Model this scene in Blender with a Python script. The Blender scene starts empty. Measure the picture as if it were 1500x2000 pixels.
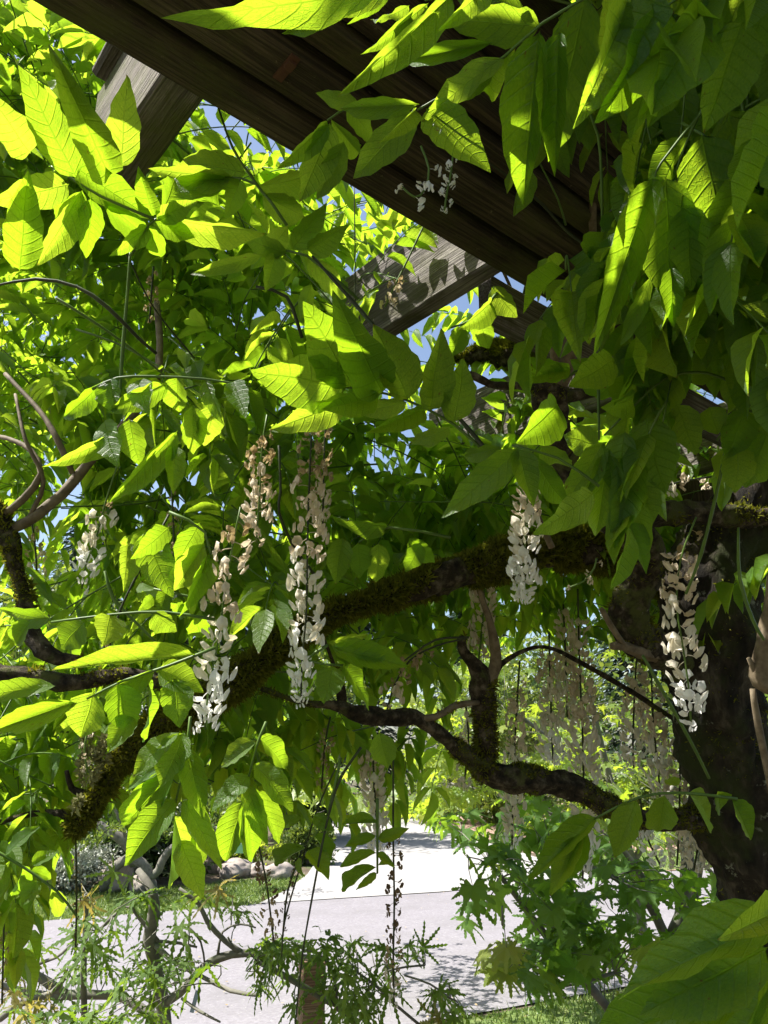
import bpy, math, random
import numpy as np
from mathutils import Vector, Matrix, noise as mnoise

random.seed(7)
rng = np.random.default_rng(11)
scene = bpy.context.scene
COL = scene.collection
R = math.radians

# ---------------------------------------------------------------- camera
PITCH = R(18.0)
CAMZ = 1.6
cam_data = bpy.data.cameras.new('camera')
cam_data.sensor_fit = 'HORIZONTAL'
cam_data.sensor_width = 36.0
cam_data.lens = 36.0
cam_data.clip_start = 0.02
cam_data.clip_end = 800.0
cam = bpy.data.objects.new('camera', cam_data)
cam.location = (0, 0, CAMZ)
cam.rotation_euler = (R(90) + PITCH, 0, 0)
COL.objects.link(cam)
scene.camera = cam

# ---------------------------------------------------------------- sky and sun
SUN_AZ, SUN_EL = -94.0, 56.0          # degrees from +Y (positive to +X), elevation
world = bpy.data.worlds.new('World')
scene.world = world
world.use_nodes = True
wn = world.node_tree
for n in list(wn.nodes):
    wn.nodes.remove(n)
sky = wn.nodes.new('ShaderNodeTexSky')
sky.sky_type = 'NISHITA'
sky.sun_disc = False
sky.sun_elevation = R(SUN_EL)
sky.sun_rotation = R(SUN_AZ)
sky.air_density = 1.0
sky.dust_density = 2.0
sky.ozone_density = 0.3
bg = wn.nodes.new('ShaderNodeBackground')
bg.inputs['Strength'].default_value = 0.085
wo = wn.nodes.new('ShaderNodeOutputWorld')
wn.links.new(sky.outputs[0], bg.inputs[0])
wn.links.new(bg.outputs[0], wo.inputs[0])

sd = bpy.data.lights.new('sun', 'SUN')
sd.energy = 5.0
sd.angle = R(0.53)
sd.color = (1.0, 0.955, 0.88)
sun = bpy.data.objects.new('sun', sd)
sv = Vector((math.sin(R(SUN_AZ)) * math.cos(R(SUN_EL)), math.cos(R(SUN_AZ)) * math.cos(R(SUN_EL)), math.sin(R(SUN_EL))))
sun.rotation_euler = sv.to_track_quat('Z', 'Y').to_euler()
sun.location = (-6, 3, 9)
COL.objects.link(sun)

scene.view_settings.view_transform = 'Standard'
scene.view_settings.look = 'None'
scene.view_settings.gamma = 1.0
scene.view_settings.use_curve_mapping = False
scene.view_settings.exposure = 1.45
try:
    scene.cycles.use_denoising = True
    scene.cycles.max_bounces = 10
    scene.cycles.diffuse_bounces = 5
    scene.cycles.transmission_bounces = 8
    scene.cycles.glossy_bounces = 3
    scene.cycles.sample_clamp_indirect = 6
    scene.cycles.use_adaptive_sampling = True
    scene.cycles.adaptive_threshold = 0.02
except Exception:
    pass

# ---------------------------------------------------------------- helpers
FWD = np.array([0, math.cos(PITCH), math.sin(PITCH)])
UPV = np.array([0, -math.sin(PITCH), math.cos(PITCH)])
RGT = np.array([1.0, 0, 0])
CAM = np.array([0, 0, CAMZ])


def at(px, py, d):
    """a place seen in that direction at depth d (metres)"""
    return CAM + d * (FWD + RGT * ((px - 750) / 1500.0) + UPV * ((1000 - py) / 1500.0))


def proj(p):
    q = np.asarray(p) - CAM
    d = q @ FWD
    return 750 + 1500 * (q @ RGT) / d, 1000 - 1500 * (q @ UPV) / d, d


def ground(px, py, z=0.0):
    r = FWD + RGT * ((px - 750) / 1500.0) + UPV * ((1000 - py) / 1500.0)
    return CAM + r * ((z - CAMZ) / r[2])


def nrm(v):
    v = np.asarray(v, float)
    return v / (np.linalg.norm(v) + 1e-12)


def mesh_from(name, V, F, mat=None, UV=None, smooth=True):
    V = np.asarray(V, dtype=np.float32).reshape(-1, 3)
    me = bpy.data.meshes.new(name)
    if isinstance(F, np.ndarray):
        n = F.shape[1]
        me.vertices.add(len(V)); me.vertices.foreach_set('co', V.ravel())
        me.loops.add(F.size); me.loops.foreach_set('vertex_index', F.astype(np.int32).ravel())
        me.polygons.add(len(F))
        me.polygons.foreach_set('loop_start', np.arange(0, F.size, n, dtype=np.int32))
        me.update(calc_edges=True)
    else:
        me.from_pydata([tuple(map(float, v)) for v in V], [], F)
        me.update()
    if UV is not None:
        lay = me.uv_layers.new(name='UVMap')
        li = np.empty(len(me.loops), dtype=np.int32)
        me.loops.foreach_get('vertex_index', li)
        lay.data.foreach_set('uv', np.asarray(UV, dtype=np.float32)[li].ravel())
    if smooth:
        me.polygons.foreach_set('use_smooth', np.ones(len(me.polygons), dtype=bool))
    if mat:
        me.materials.append(mat)
    return me


ORG = {}


def link(name, me, parent=None, loc=None):
    """links a mesh whose vertices are relative to loc (world)"""
    o = bpy.data.objects.new(name, me)
    COL.objects.link(o)
    w = np.zeros(3) if loc is None else np.asarray(loc, float)
    ORG[o.name] = w
    if parent is not None:
        o.parent = parent
        o.location = w - ORG[parent.name]
    else:
        o.location = w
    return o


def empty(name, loc, label, cat, group=None):
    o = bpy.data.objects.new(name, None)
    o.empty_display_size = 0.1
    COL.objects.link(o)
    o.location = loc
    ORG[o.name] = np.asarray(loc, float)
    o['label'] = label; o['category'] = cat
    if group:
        o['group'] = group
    return o


def tag(o, label=None, cat=None, group=None, kind=None):
    if label: o['label'] = label
    if cat: o['category'] = cat
    if group: o['group'] = group
    if kind: o['kind'] = kind
    return o


class MB:
    def __init__(self):
        self.V = []; self.F = []; self.n = 0

    def add(self, V, F):
        V = np.asarray(V, float)
        self.V.append(V)
        self.F += [tuple(i + self.n for i in f) for f in F]
        self.n += len(V)

    def build(self, name, mat, parent=None, loc=None, smooth=True):
        V = np.concatenate(self.V)
        loc = V.mean(0) if loc is None else np.asarray(loc, float)
        return link(name, mesh_from(name, V - loc, self.F, mat, smooth=smooth), parent, loc)


def catmull(P, step):
    P = np.asarray(P, float)
    if len(P) < 3:
        P = np.array([P[0], (P[0] + P[-1]) / 2, P[-1]])
    Q = np.vstack([2 * P[0] - P[1], P, 2 * P[-1] - P[-2]])
    out = []
    for i in range(1, len(Q) - 2):
        p0, p1, p2, p3 = Q[i - 1], Q[i], Q[i + 1], Q[i + 2]
        n = max(2, int(np.linalg.norm((p2 - p1)[:3]) / step))
        for k in range(n):
            t = k / n
            out.append(0.5 * ((2 * p1) + (-p0 + p2) * t + (2 * p0 - 5 * p1 + 4 * p2 - p3) * t * t + (-p0 + 3 * p1 - 3 * p2 + p3) * t ** 3))
    out.append(Q[-2])
    return np.array(out)


def tube(PR, step=0.03, seg=8, rough=0.0, nscale=8.0, cap=True, flute=0.0):
    """PR rows x,y,z,r -> verts, quads, centre line, normals"""
    C = catmull(PR, step)
    P, Rr = C[:, :3], np.maximum(C[:, 3], 0.0004)
    T = np.gradient(P, axis=0)
    T /= np.linalg.norm(T, axis=1)[:, None] + 1e-9
    a = nrm(np.cross(T[0], [0.13, 0.31, 0.9]))
    V = []
    for i in range(len(P)):
        a = nrm(a - T[i] * (a @ T[i]))
        b = np.cross(T[i], a)
        for k in range(seg):
            th = 2 * math.pi * k / seg
            d = a * math.cos(th) + b * math.sin(th)
            r = Rr[i]
            if rough:
                q = P[i] + d * r
                r *= 1 + rough * mnoise.noise(Vector(q * nscale)) + 0.5 * rough * mnoise.noise(Vector(q * nscale * 3.1)) + 0.3 * rough * mnoise.noise(Vector(q * nscale * 7.3))
            if flute:
                r *= 1 + flute * math.sin(5 * th + i * 0.25)
            V.append(P[i] + d * r)
    F = []
    n = len(P)
    for i in range(n - 1):
        for k in range(seg):
            k2 = (k + 1) % seg
            F.append((i * seg + k, i * seg + k2, (i + 1) * seg + k2, (i + 1) * seg + k))
    if cap:
        F.append(tuple(range(seg))[::-1])
        F.append(tuple(range((n - 1) * seg, n * seg)))
    return np.array(V), F, P, Rr


def pxline(pts, d=None):
    """rows (px,py,depth,rpx) or (px,py,rpx) with common depth -> x,y,z,r"""
    out = []
    for p in pts:
        if len(p) == 4:
            x, y, dd, r = p
        else:
            x, y, r = p; dd = d
        out.append(list(at(x, y, dd)) + [r * dd / 1500.0])
    return out


# ---------------------------------------------------------------- materials
def new_mat(name):
    m = bpy.data.materials.new(name)
    m.use_nodes = True
    nt = m.node_tree
    for n in list(nt.nodes):
        nt.nodes.remove(n)
    return m, nt


class NT:
    def __init__(self, nt):
        self.nt = nt

    def n(self, kind, **kw):
        nd = self.nt.nodes.new(kind)
        for k, v in kw.items():
            if hasattr(nd, k) and k not in nd.inputs:
                setattr(nd, k, v)
            else:
                nd.inputs[k].default_value = v
        return nd

    def l(self, a, b):
        self.nt.links.new(a, b)

    def math(self, op, a, b=None, clamp=False):
        nd = self.nt.nodes.new('ShaderNodeMath'); nd.operation = op; nd.use_clamp = clamp
        for i, v in enumerate((a, b)):
            if v is None: continue
            if isinstance(v, (int, float)): nd.inputs[i].default_value = v
            else: self.l(v, nd.inputs[i])
        return nd.outputs[0]

    def mix(self, fac, a, b):
        nd = self.nt.nodes.new('ShaderNodeMix'); nd.data_type = 'RGBA'
        for i, v in ((0, fac), (6, a), (7, b)):
            if isinstance(v, (int, float)): nd.inputs[i].default_value = v
            elif isinstance(v, tuple): nd.inputs[i].default_value = (*v, 1)
            else: self.l(v, nd.inputs[i])
        return nd.outputs[2]

    def ramp(self, fac, stops):
        nd = self.nt.nodes.new('ShaderNodeValToRGB')
        el = nd.color_ramp.elements
        while len(el) < len(stops): el.new(0.5)
        for e, (p, c) in zip(el, stops):
            e.position = p
            e.color = (*c, 1) if isinstance(c, tuple) else (c, c, c, 1)
        self.l(fac, nd.inputs[0])
        return nd.outputs[0]


def leaf_material(name, refl_a, refl_b, tr_a, tr_b, veins=9.0, tfac=0.5, rough=0.38, spec=0.5, blot=0.0):
    m, nt = new_mat(name); N = NT(nt)
    out = N.n('ShaderNodeOutputMaterial')
    geo = N.n('ShaderNodeNewGeometry')
    rnd = geo.outputs['Random Per Island']
    if True:
        oi = N.n('ShaderNodeObjectInfo')
        rnd = N.math('FRACT', N.math('ADD', rnd, oi.outputs['Random']))
    refl = N.mix(rnd, refl_a, refl_b)
    tr = N.mix(rnd, tr_a, tr_b)
    vein = None
    if veins:
        uv = N.n('ShaderNodeUVMap')
        sep = N.n('ShaderNodeSeparateXYZ'); N.l(uv.outputs[0], sep.inputs[0])
        ax = N.math('ABSOLUTE', N.math('SUBTRACT', sep.outputs[0], 0.5))
        s = N.math('FRACT', N.math('SUBTRACT', N.math('MULTIPLY', sep.outputs[1], veins), N.math('MULTIPLY', N.math('POWER', ax, 1.3), 3.4)))
        s = N.math('ABSOLUTE', N.math('SUBTRACT', s, 0.5))
        side = N.math('SUBTRACT', 1.0, N.math('MULTIPLY', s, 9.0), True)
        mid = N.math('SUBTRACT', 1.0, N.math('MULTIPLY', ax, 42.0), True)
        tc = N.n('ShaderNodeTexVoronoi'); tc.feature = 'DISTANCE_TO_EDGE'
        mp = N.n('ShaderNodeMapping'); N.l(uv.outputs[0], mp.inputs[0]); mp.inputs['Scale'].default_value = (16, 34, 1)
        N.l(mp.outputs[0], tc.inputs['Vector']); tc.inputs['Scale'].default_value = 1.0
        net = N.math('SUBTRACT', 1.0, N.math('MULTIPLY', tc.outputs['Distance'], 9.0), True)
        vein = N.math('MAXIMUM', N.math('MULTIPLY', side, 0.6), N.math('MAXIMUM', mid, N.math('MULTIPLY', net, 0.16)))
        tr = N.mix(N.math('MULTIPLY', vein, 0.42), tr, (tr_a[0] * 0.45, tr_a[1] * 0.5, tr_a[2] * 0.4))
        refl = N.mix(N.math('MULTIPLY', vein, 0.45), refl, (refl_b[0] * 1.7, refl_b[1] * 1.5, refl_b[2] * 1.8))
    if veins:
        tcn = N.n('ShaderNodeTexCoord')
        nz = N.n('ShaderNodeTexNoise', Scale=34.0, Detail=4.0); N.l(tcn.outputs['Object'], nz.inputs['Vector'])
        mott = N.ramp(nz.outputs[0], [(0.35, 0.0), (0.65, 0.38)])
        tr = N.mix(mott, tr, (tr_a[0] * 0.55, tr_a[1] * 0.75, tr_a[2]))
        refl = N.mix(mott, refl, (refl_a[0] * 0.7, refl_a[1] * 0.8, refl_a[2]))
        n3 = N.n('ShaderNodeTexNoise', Scale=11.0, Detail=2.0)
        av = N.n('ShaderNodeCombineXYZ'); N.l(sep.outputs[0], av.inputs[0]); N.l(sep.outputs[1], av.inputs[1]); N.l(N.math('MULTIPLY', rnd, 53.0), av.inputs[2]); N.l(av.outputs[0], n3.inputs['Vector'])
        spot = N.ramp(n3.outputs[0], [(0.72, 0.0), (0.76, 0.85)])
        tip = N.math('MULTIPLY', N.ramp(sep.outputs[1], [(0.95, 0.0), (0.985, 1.0)]), N.ramp(rnd, [(0.6, 0.0), (0.62, 0.9)]))
        br = N.math('MAXIMUM', spot, tip)
        tr = N.mix(br, tr, (0.3, 0.2, 0.02)); refl = N.mix(br, refl, (0.12, 0.075, 0.02))
    if blot:
        tcn = N.n('ShaderNodeTexCoord')
        nz = N.n('ShaderNodeTexNoise', Scale=60.0); N.l(tcn.outputs['Object'], nz.inputs['Vector'])
        b = N.ramp(nz.outputs[0], [(0.45, 0.0), (0.7, 1.0)])
        refl = N.mix(N.math('MULTIPLY', b, blot), refl, (refl_a[0] * 0.55, refl_a[1] * 0.45, refl_a[2] * 0.35))
    p = N.n('ShaderNodeBsdfPrincipled', Roughness=rough)
    p.inputs['Specular IOR Level'].default_value = spec
    N.l(refl, p.inputs['Base Color'])
    t = N.n('ShaderNodeBsdfTranslucent'); N.l(tr, t.inputs[0])
    mx = N.n('ShaderNodeMixShader'); mx.inputs[0].default_value = tfac
    N.l(p.outputs[0], mx.inputs[1]); N.l(t.outputs[0], mx.inputs[2])
    N.l(mx.outputs[0], out.inputs[0])
    bmp = N.n('ShaderNodeBump', Strength=0.5, Distance=0.003)
    if vein is not None:
        N.l(vein, bmp.inputs['Height'])
        bmp.invert = True
    else:
        tcn = N.n('ShaderNodeTexCoord')
        nz = N.n('ShaderNodeTexNoise', Scale=180.0); N.l(tcn.outputs['Object'], nz.inputs['Vector'])
        N.l(nz.outputs[0], bmp.inputs['Height'])
    N.l(bmp.outputs[0], p.inputs['Normal']); N.l(bmp.outputs[0], t.inputs['Normal'])
    return m


def solid_material(name, stops, scale=(6, 6, 6), detail=6, rough=0.85, bump=0.5, bdist=0.004, spec=0.3, second=None, coord='Object', bscale=None, kind='noise'):
    """colour by stretched noise; second = (colour, scale, lo, hi) blotches"""
    m, nt = new_mat(name); N = NT(nt)
    out = N.n('ShaderNodeOutputMaterial')
    tc = N.n('ShaderNodeTexCoord')
    mp = N.n('ShaderNodeMapping'); N.l(tc.outputs[coord], mp.inputs[0]); mp.inputs['Scale'].default_value = scale
    nz = N.n('ShaderNodeTexNoise', Scale=1.0, Detail=detail, Roughness=0.62); N.l(mp.outputs[0], nz.inputs['Vector'])
    col = N.ramp(nz.outputs[0], stops)
    if second:
        for c2, s2, lo, hi in (second if isinstance(second, list) else [second]):
            n2 = N.n('ShaderNodeTexNoise', Scale=s2, Detail=5.0, Roughness=0.7); N.l(tc.outputs[coord], n2.inputs['Vector'])
            f = N.ramp(n2.outputs[0], [(lo, 0.0), (hi, 1.0)])
            col = N.mix(f, col, c2)
    p = N.n('ShaderNodeBsdfPrincipled', Roughness=rough)
    p.inputs['Specular IOR Level'].default_value = spec
    N.l(col, p.inputs['Base Color'])
    bmp = N.n('ShaderNodeBump', Strength=bump, Distance=bdist)
    if bscale:
        mp2 = N.n('ShaderNodeMapping'); N.l(tc.outputs[coord], mp2.inputs[0]); mp2.inputs['Scale'].default_value = bscale
        nb = N.n('ShaderNodeTexNoise', Scale=1.0, Detail=8.0, Roughness=0.7); N.l(mp2.outputs[0], nb.inputs['Vector'])
        N.l(nb.outputs[0], bmp.inputs['Height'])
    else:
        N.l(nz.outputs[0], bmp.inputs['Height'])
    N.l(bmp.outputs[0], p.inputs['Normal'])
    N.l(p.outputs[0], out.inputs[0])
    return m


M = {}
M['wisteria'] = leaf_material('wisteria_leaf', (0.035, 0.09, 0.008), (0.065, 0.13, 0.014), (0.36, 0.6, 0.012), (0.60, 0.78, 0.04), tfac=0.54, rough=0.42, spec=0.4)
M['wisteria_mass'] = leaf_material('wisteria_leaf_mass', (0.045, 0.11, 0.012), (0.08, 0.15, 0.02), (0.42, 0.68, 0.02), (0.64, 0.82, 0.05), tfac=0.57, rough=0.42, spec=0.4)
M['stem_green'] = solid_material('green_stem', [(0.3, (0.05, 0.1, 0.015)), (0.7, (0.1, 0.17, 0.03))], (40, 40, 40), rough=0.5, bump=0.2, bdist=0.001)
M['stem_dark'] = solid_material('dark_stem', [(0.3, (0.02, 0.022, 0.012)), (0.7, (0.045, 0.06, 0.02))], (40, 40, 40), rough=0.6, bump=0.2, bdist=0.001)
M['bark'] = solid_material('vine_bark', [(0.34, (0.006, 0.004, 0.002)), (0.5, (0.034, 0.025, 0.013)), (0.66, (0.13, 0.105, 0.07))], (55, 55, 55), rough=0.95, bump=1.0, bdist=0.012,
                           second=[((0.07, 0.08, 0.018), 12.0, 0.52, 0.62), ((0.22, 0.22, 0.16), 60.0, 0.66, 0.72)], bscale=(70, 70, 30))
M['bark_light'] = solid_material('cane_bark', [(0.3, (0.07, 0.05, 0.028)), (0.7, (0.19, 0.15, 0.095))], (60, 60, 60), rough=0.75, bump=0.6, bdist=0.002)
M['trunk'] = solid_material('old_trunk_bark', [(0.36, (0.006, 0.005, 0.003)), (0.52, (0.028, 0.022, 0.014)), (0.68, (0.1, 0.085, 0.06))], (30, 30, 12), rough=0.95, bump=1.0, bdist=0.02,
                            second=[((0.26, 0.28, 0.21), 22.0, 0.62, 0.68), ((0.03, 0.042, 0.008), 5.0, 0.5, 0.64)], bscale=(45, 45, 12))
M['moss'] = leaf_material('moss', (0.05, 0.062, 0.008), (0.15, 0.15, 0.02), (0.2, 0.22, 0.012), (0.34, 0.33, 0.02), veins=0, tfac=0.3, rough=0.9, spec=0.1)
M['lichen'] = leaf_material('lichen', (0.32, 0.3, 0.12), (0.2, 0.2, 0.1), (0.3, 0.3, 0.1), (0.2, 0.2, 0.06), veins=0, tfac=0.25, rough=0.9, spec=0.1)
PET = {
    'withered': leaf_material('petal_withered', (0.36, 0.27, 0.14), (0.56, 0.45, 0.27), (0.38, 0.27, 0.12), (0.48, 0.37, 0.18), veins=0, tfac=0.35, rough=0.7, blot=0.7),
    'fading': leaf_material('petal_fading', (0.62, 0.52, 0.38), (0.78, 0.7, 0.55), (0.56, 0.45, 0.28), (0.64, 0.55, 0.38), veins=0, tfac=0.35, rough=0.6, blot=0.35),
    'cream': leaf_material('petal_cream', (0.74, 0.68, 0.55), (0.78, 0.75, 0.66), (0.7, 0.62, 0.42), (0.7, 0.68, 0.52), veins=0, tfac=0.35, rough=0.55, blot=0.12),
    'white': leaf_material('petal_white', (0.82, 0.8, 0.76), (0.84, 0.84, 0.82), (0.78, 0.76, 0.66), (0.8, 0.8, 0.74), veins=0, tfac=0.35, rough=0.5),
    'brown': leaf_material('petal_brown', (0.16, 0.1, 0.055), (0.28, 0.19, 0.11), (0.2, 0.12, 0.05), (0.26, 0.18, 0.09), veins=0, tfac=0.25, rough=0.8, blot=0.7),
}
M['maple'] = leaf_material('maple_leaf', (0.05, 0.12, 0.02), (0.09, 0.18, 0.035), (0.26, 0.5, 0.02), (0.4, 0.62, 0.04), veins=0, tfac=0.42, spec=0.3, rough=0.5)
M['maple_far'] = leaf_material('far_maple_leaf', (0.085, 0.15, 0.03), (0.12, 0.17, 0.035), (0.42, 0.6, 0.03), (0.55, 0.66, 0.05), veins=0, tfac=0.5)
M['maple_gold'] = leaf_material('golden_maple_leaf', (0.13, 0.18, 0.03), (0.17, 0.2, 0.035), (0.5, 0.64, 0.04), (0.6, 0.68, 0.06), veins=0, tfac=0.5)
M['lace'] = leaf_material('laceleaf_maple_leaf', (0.05, 0.105, 0.018), (0.1, 0.17, 0.03), (0.26, 0.44, 0.02), (0.36, 0.52, 0.04), veins=0, tfac=0.35, spec=0.3, rough=0.5)
M['lace_gold'] = leaf_material('laceleaf_gold', (0.16, 0.17, 0.05), (0.22, 0.19, 0.06), (0.5, 0.5, 0.07), (0.55, 0.42, 0.09), veins=0, tfac=0.4)
M['red'] = leaf_material('red_leaf', (0.3, 0.05, 0.04), (0.36, 0.09, 0.07), (0.5, 0.08, 0.05), (0.5, 0.12, 0.08), veins=0, tfac=0.4)
M['maple_bark'] = solid_material('maple_bark', [(0.3, (0.09, 0.085, 0.07)), (0.7, (0.22, 0.21, 0.18))], (18, 18, 18), rough=0.85, bump=0.5, bdist=0.003, second=[((0.12, 0.14, 0.08), 6.0, 0.5, 0.7)])
M['conifer'] = leaf_material('conifer_foliage', (0.018, 0.035, 0.018), (0.035, 0.06, 0.03), (0.03, 0.07, 0.02), (0.05, 0.1, 0.03), veins=0, tfac=0.25)
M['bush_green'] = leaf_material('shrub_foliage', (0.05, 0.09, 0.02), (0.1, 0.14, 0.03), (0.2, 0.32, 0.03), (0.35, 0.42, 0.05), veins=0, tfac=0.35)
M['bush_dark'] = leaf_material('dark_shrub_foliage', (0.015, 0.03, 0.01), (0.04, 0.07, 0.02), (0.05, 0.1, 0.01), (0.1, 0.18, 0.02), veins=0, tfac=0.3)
M['bush_silver'] = leaf_material('silver_foliage', (0.34, 0.37, 0.33), (0.5, 0.52, 0.44), (0.2, 0.24, 0.16), (0.3, 0.32, 0.22), veins=0, tfac=0.25)
M['grass'] = leaf_material('grass_blade', (0.07, 0.13, 0.025), (0.13, 0.18, 0.04), (0.15, 0.26, 0.03), (0.28, 0.34, 0.05), veins=0, tfac=0.35)


def wood_material(name, dark, mid, light, moss=None, mlo=0.5, mhi=0.65):
    m, nt = new_mat(name); N = NT(nt)
    out = N.n('ShaderNodeOutputMaterial')
    tc = N.n('ShaderNodeTexCoord'); oi = N.n('ShaderNodeObjectInfo')
    off = N.n('ShaderNodeVectorMath'); off.operation = 'ADD'
    N.l(tc.outputs['Object'], off.inputs[0])
    cmb = N.n('ShaderNodeCombineXYZ'); N.l(N.math('MULTIPLY', oi.outputs['Random'], 37.0), cmb.inputs[0]); N.l(cmb.outputs[0], off.inputs[1])
    def nz(scale, det, ro=0.6):
        mp = N.n('ShaderNodeMapping'); N.l(off.outputs[0], mp.inputs[0]); mp.inputs['Scale'].default_value = scale
        t = N.n('ShaderNodeTexNoise', Scale=1.0, Detail=det, Roughness=ro); N.l(mp.outputs[0], t.inputs['Vector'])
        return t.outputs[0]
    grain = nz((4, 260, 260), 3.0)
    saw = nz((30, 420, 420), 2.0)
    blot = nz((5, 14, 14), 6.0)
    speck = nz((90, 90, 90), 4.0, 0.75)
    c = N.ramp(blot, [(0.3, dark), (0.5, mid), (0.72, light)])
    c = N.mix(N.ramp(grain, [(0.42, 0.7), (0.6, 0.0)]), c, (dark[0] * 0.5, dark[1] * 0.5, dark[2] * 0.5))
    c = N.mix(N.ramp(speck, [(0.66, 0.0), (0.74, 0.8)]), c, (light[0] * 1.5, light[1] * 1.55, light[2] * 1.45))
    if moss:
        c = N.mix(N.ramp(nz((7, 11, 11), 7.0, 0.7), [(mlo, 0.0), (mhi, 0.9)]), c, moss)
    p = N.n('ShaderNodeBsdfPrincipled', Roughness=0.9); p.inputs['Specular IOR Level'].default_value = 0.25
    N.l(c, p.inputs['Base Color'])
    b = N.n('ShaderNodeBump', Strength=0.9, Distance=0.004)
    N.l(N.math('ADD', grain, N.math('MULTIPLY', saw, 0.7)), b.inputs['Height'])
    N.l(b.outputs[0], p.inputs['Normal']); N.l(p.outputs[0], out.inputs[0])
    return m


M['wood_beam'] = wood_material('beam_wood', (0.026, 0.02, 0.012), (0.07, 0.054, 0.03), (0.13, 0.105, 0.065), (0.06, 0.062, 0.016), 0.48, 0.66)
M['wood_rafter'] = wood_material('weathered_rafter_wood', (0.075, 0.062, 0.056), (0.18, 0.16, 0.15), (0.32, 0.3, 0.28), (0.06, 0.055, 0.03), 0.52, 0.66)
M['wood_mossy'] = wood_material('mossy_rafter_wood', (0.07, 0.06, 0.048), (0.14, 0.12, 0.1), (0.24, 0.22, 0.19), (0.07, 0.08, 0.018), 0.42, 0.58)
M['wood_post'] = wood_material('post_wood', (0.03, 0.022, 0.014), (0.07, 0.05, 0.033), (0.12, 0.09, 0.06), (0.08, 0.09, 0.04), 0.55, 0.7)
M['wood_stake'] = wood_material('stake_wood', (0.2, 0.12, 0.08), (0.3, 0.2, 0.13), (0.4, 0.29, 0.2))

# ================================================================= GROUND
def gpoly(name, pts, z, mat, world_pts=False, drop=0.0):
    P = [np.array([p[0], p[1], z]) for p in pts] if world_pts else [ground(p[0], p[1], 0.0) for p in pts]
    V = [(p[0], p[1], z) for p in P]
    me = mesh_from(name, V, [tuple(range(len(V)))], mat, smooth=False)
    # face up
    if me.polygons[0].normal.z < 0:
        me.flip_normals()
    o = link(name, me)
    o['kind'] = 'structure'
    return o


M['earth'] = solid_material('garden_earth', [(0.3, (0.05, 0.038, 0.026)), (0.7, (0.13, 0.1, 0.07))], (3, 3, 3), rough=0.95, bump=0.8, bdist=0.03, second=[((0.07, 0.1, 0.03), 0.7, 0.5, 0.6)])
M['asphalt'] = solid_material('pale_asphalt', [(0.25, (0.15, 0.141, 0.153)), (0.5, (0.195, 0.185, 0.2)), (0.75, (0.245, 0.234, 0.25))], (38, 38, 38), detail=9, rough=0.9, bump=0.6, bdist=0.004,
                              second=[((0.165, 0.157, 0.165), 1.3, 0.45, 0.7), ((0.34, 0.33, 0.33), 45.0, 0.6, 0.7)], spec=0.2)
M['concrete'] = solid_material('driveway_concrete', [(0.3, (0.25, 0.245, 0.24)), (0.7, (0.32, 0.31, 0.30))], (6, 6, 6), rough=0.9, bump=0.3, bdist=0.003, spec=0.2)
M['mulch'] = solid_material('bark_mulch', [(0.3, (0.14, 0.085, 0.06)), (0.55, (0.32, 0.22, 0.17)), (0.8, (0.5, 0.38, 0.3))], (22, 22, 22), rough=0.95, bump=1.0, bdist=0.03)
M['soil_grass'] = solid_material('turf', [(0.3, (0.06, 0.11, 0.025)), (0.7, (0.14, 0.18, 0.05))], (9, 9, 9), rough=0.95, bump=0.8, bdist=0.02, second=[((0.2, 0.19, 0.09), 2.0, 0.55, 0.7)])
M['stone'] = solid_material('boulder_stone', [(0.3, (0.2, 0.17, 0.15)), (0.7, (0.42, 0.36, 0.32))], (4, 4, 4), rough=0.9, bump=0.6, bdist=0.02, second=[((0.13, 0.13, 0.1), 3.0, 0.5, 0.65)])

g = gpoly('ground', [(-250, -120), (250, -120), (250, 300), (-250, 300)], 0.0, M['earth'], True)
road_far = [(-900, 1880), (180, 1793), (500, 1768), (860, 1745), (1180, 1715), (1480, 1688), (2600, 1600)]
rf = [ground(*p) for p in road_far]
rn = [ground(*p) for p in [(2600, 1700), (1800, 1800), (1250, 1925), (880, 1992)]]
dirn = nrm(rn[3] - rn[2])
rn.append(rn[3] + dirn * 3.0)
rn.append(rn[3] + dirn * 12.0)
gpoly('road', [(p[0], p[1]) for p in rf + rn], 0.012, M['asphalt'], True)
drive = [(505, 1767), (860, 1744), (1180, 1716), (1060, 1680), (950, 1645), (850, 1620), (790, 1590), (760, 1560), (640, 1560), (648, 1600), (640, 1650), (600, 1710), (560, 1740)]
gpoly('driveway', drive, 0.016, M['concrete'])
gpoly('mulch_bed', [(1190, 1712), (1070, 1676), (955, 1641), (855, 1616), (795, 1588), (770, 1560), (1250, 1570), (1500, 1640), (1480, 1686)], 0.008, M['mulch'])

lawn_areas = [
    ('far_lawn', [(-700, 1850), (180, 1795), (500, 1770), (560, 1740), (600, 1712), (560, 1712), (470, 1722), (300, 1738), (0, 1740), (-700, 1760)]),
    ('side_lawn', [(1200, 1710), (1480, 1684), (1900, 1650), (1800, 1625), (1200, 1668), (1080, 1676)]),
    ('near_lawn', [(1800, 1806), (1250, 1931), (880, 1998), (700, 2060), (500, 2300), (2500, 2300), (2500, 1800)]),
]


def inside(poly, x, y):
    c = False
    n = len(poly)
    for i in range(n):
        x1, y1 = poly[i][:2]; x2, y2 = poly[(i + 1) % n][:2]
        if (y1 > y) != (y2 > y) and x < (x2 - x1) * (y - y1) / (y2 - y1) + x1:
            c = not c
    return c


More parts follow.
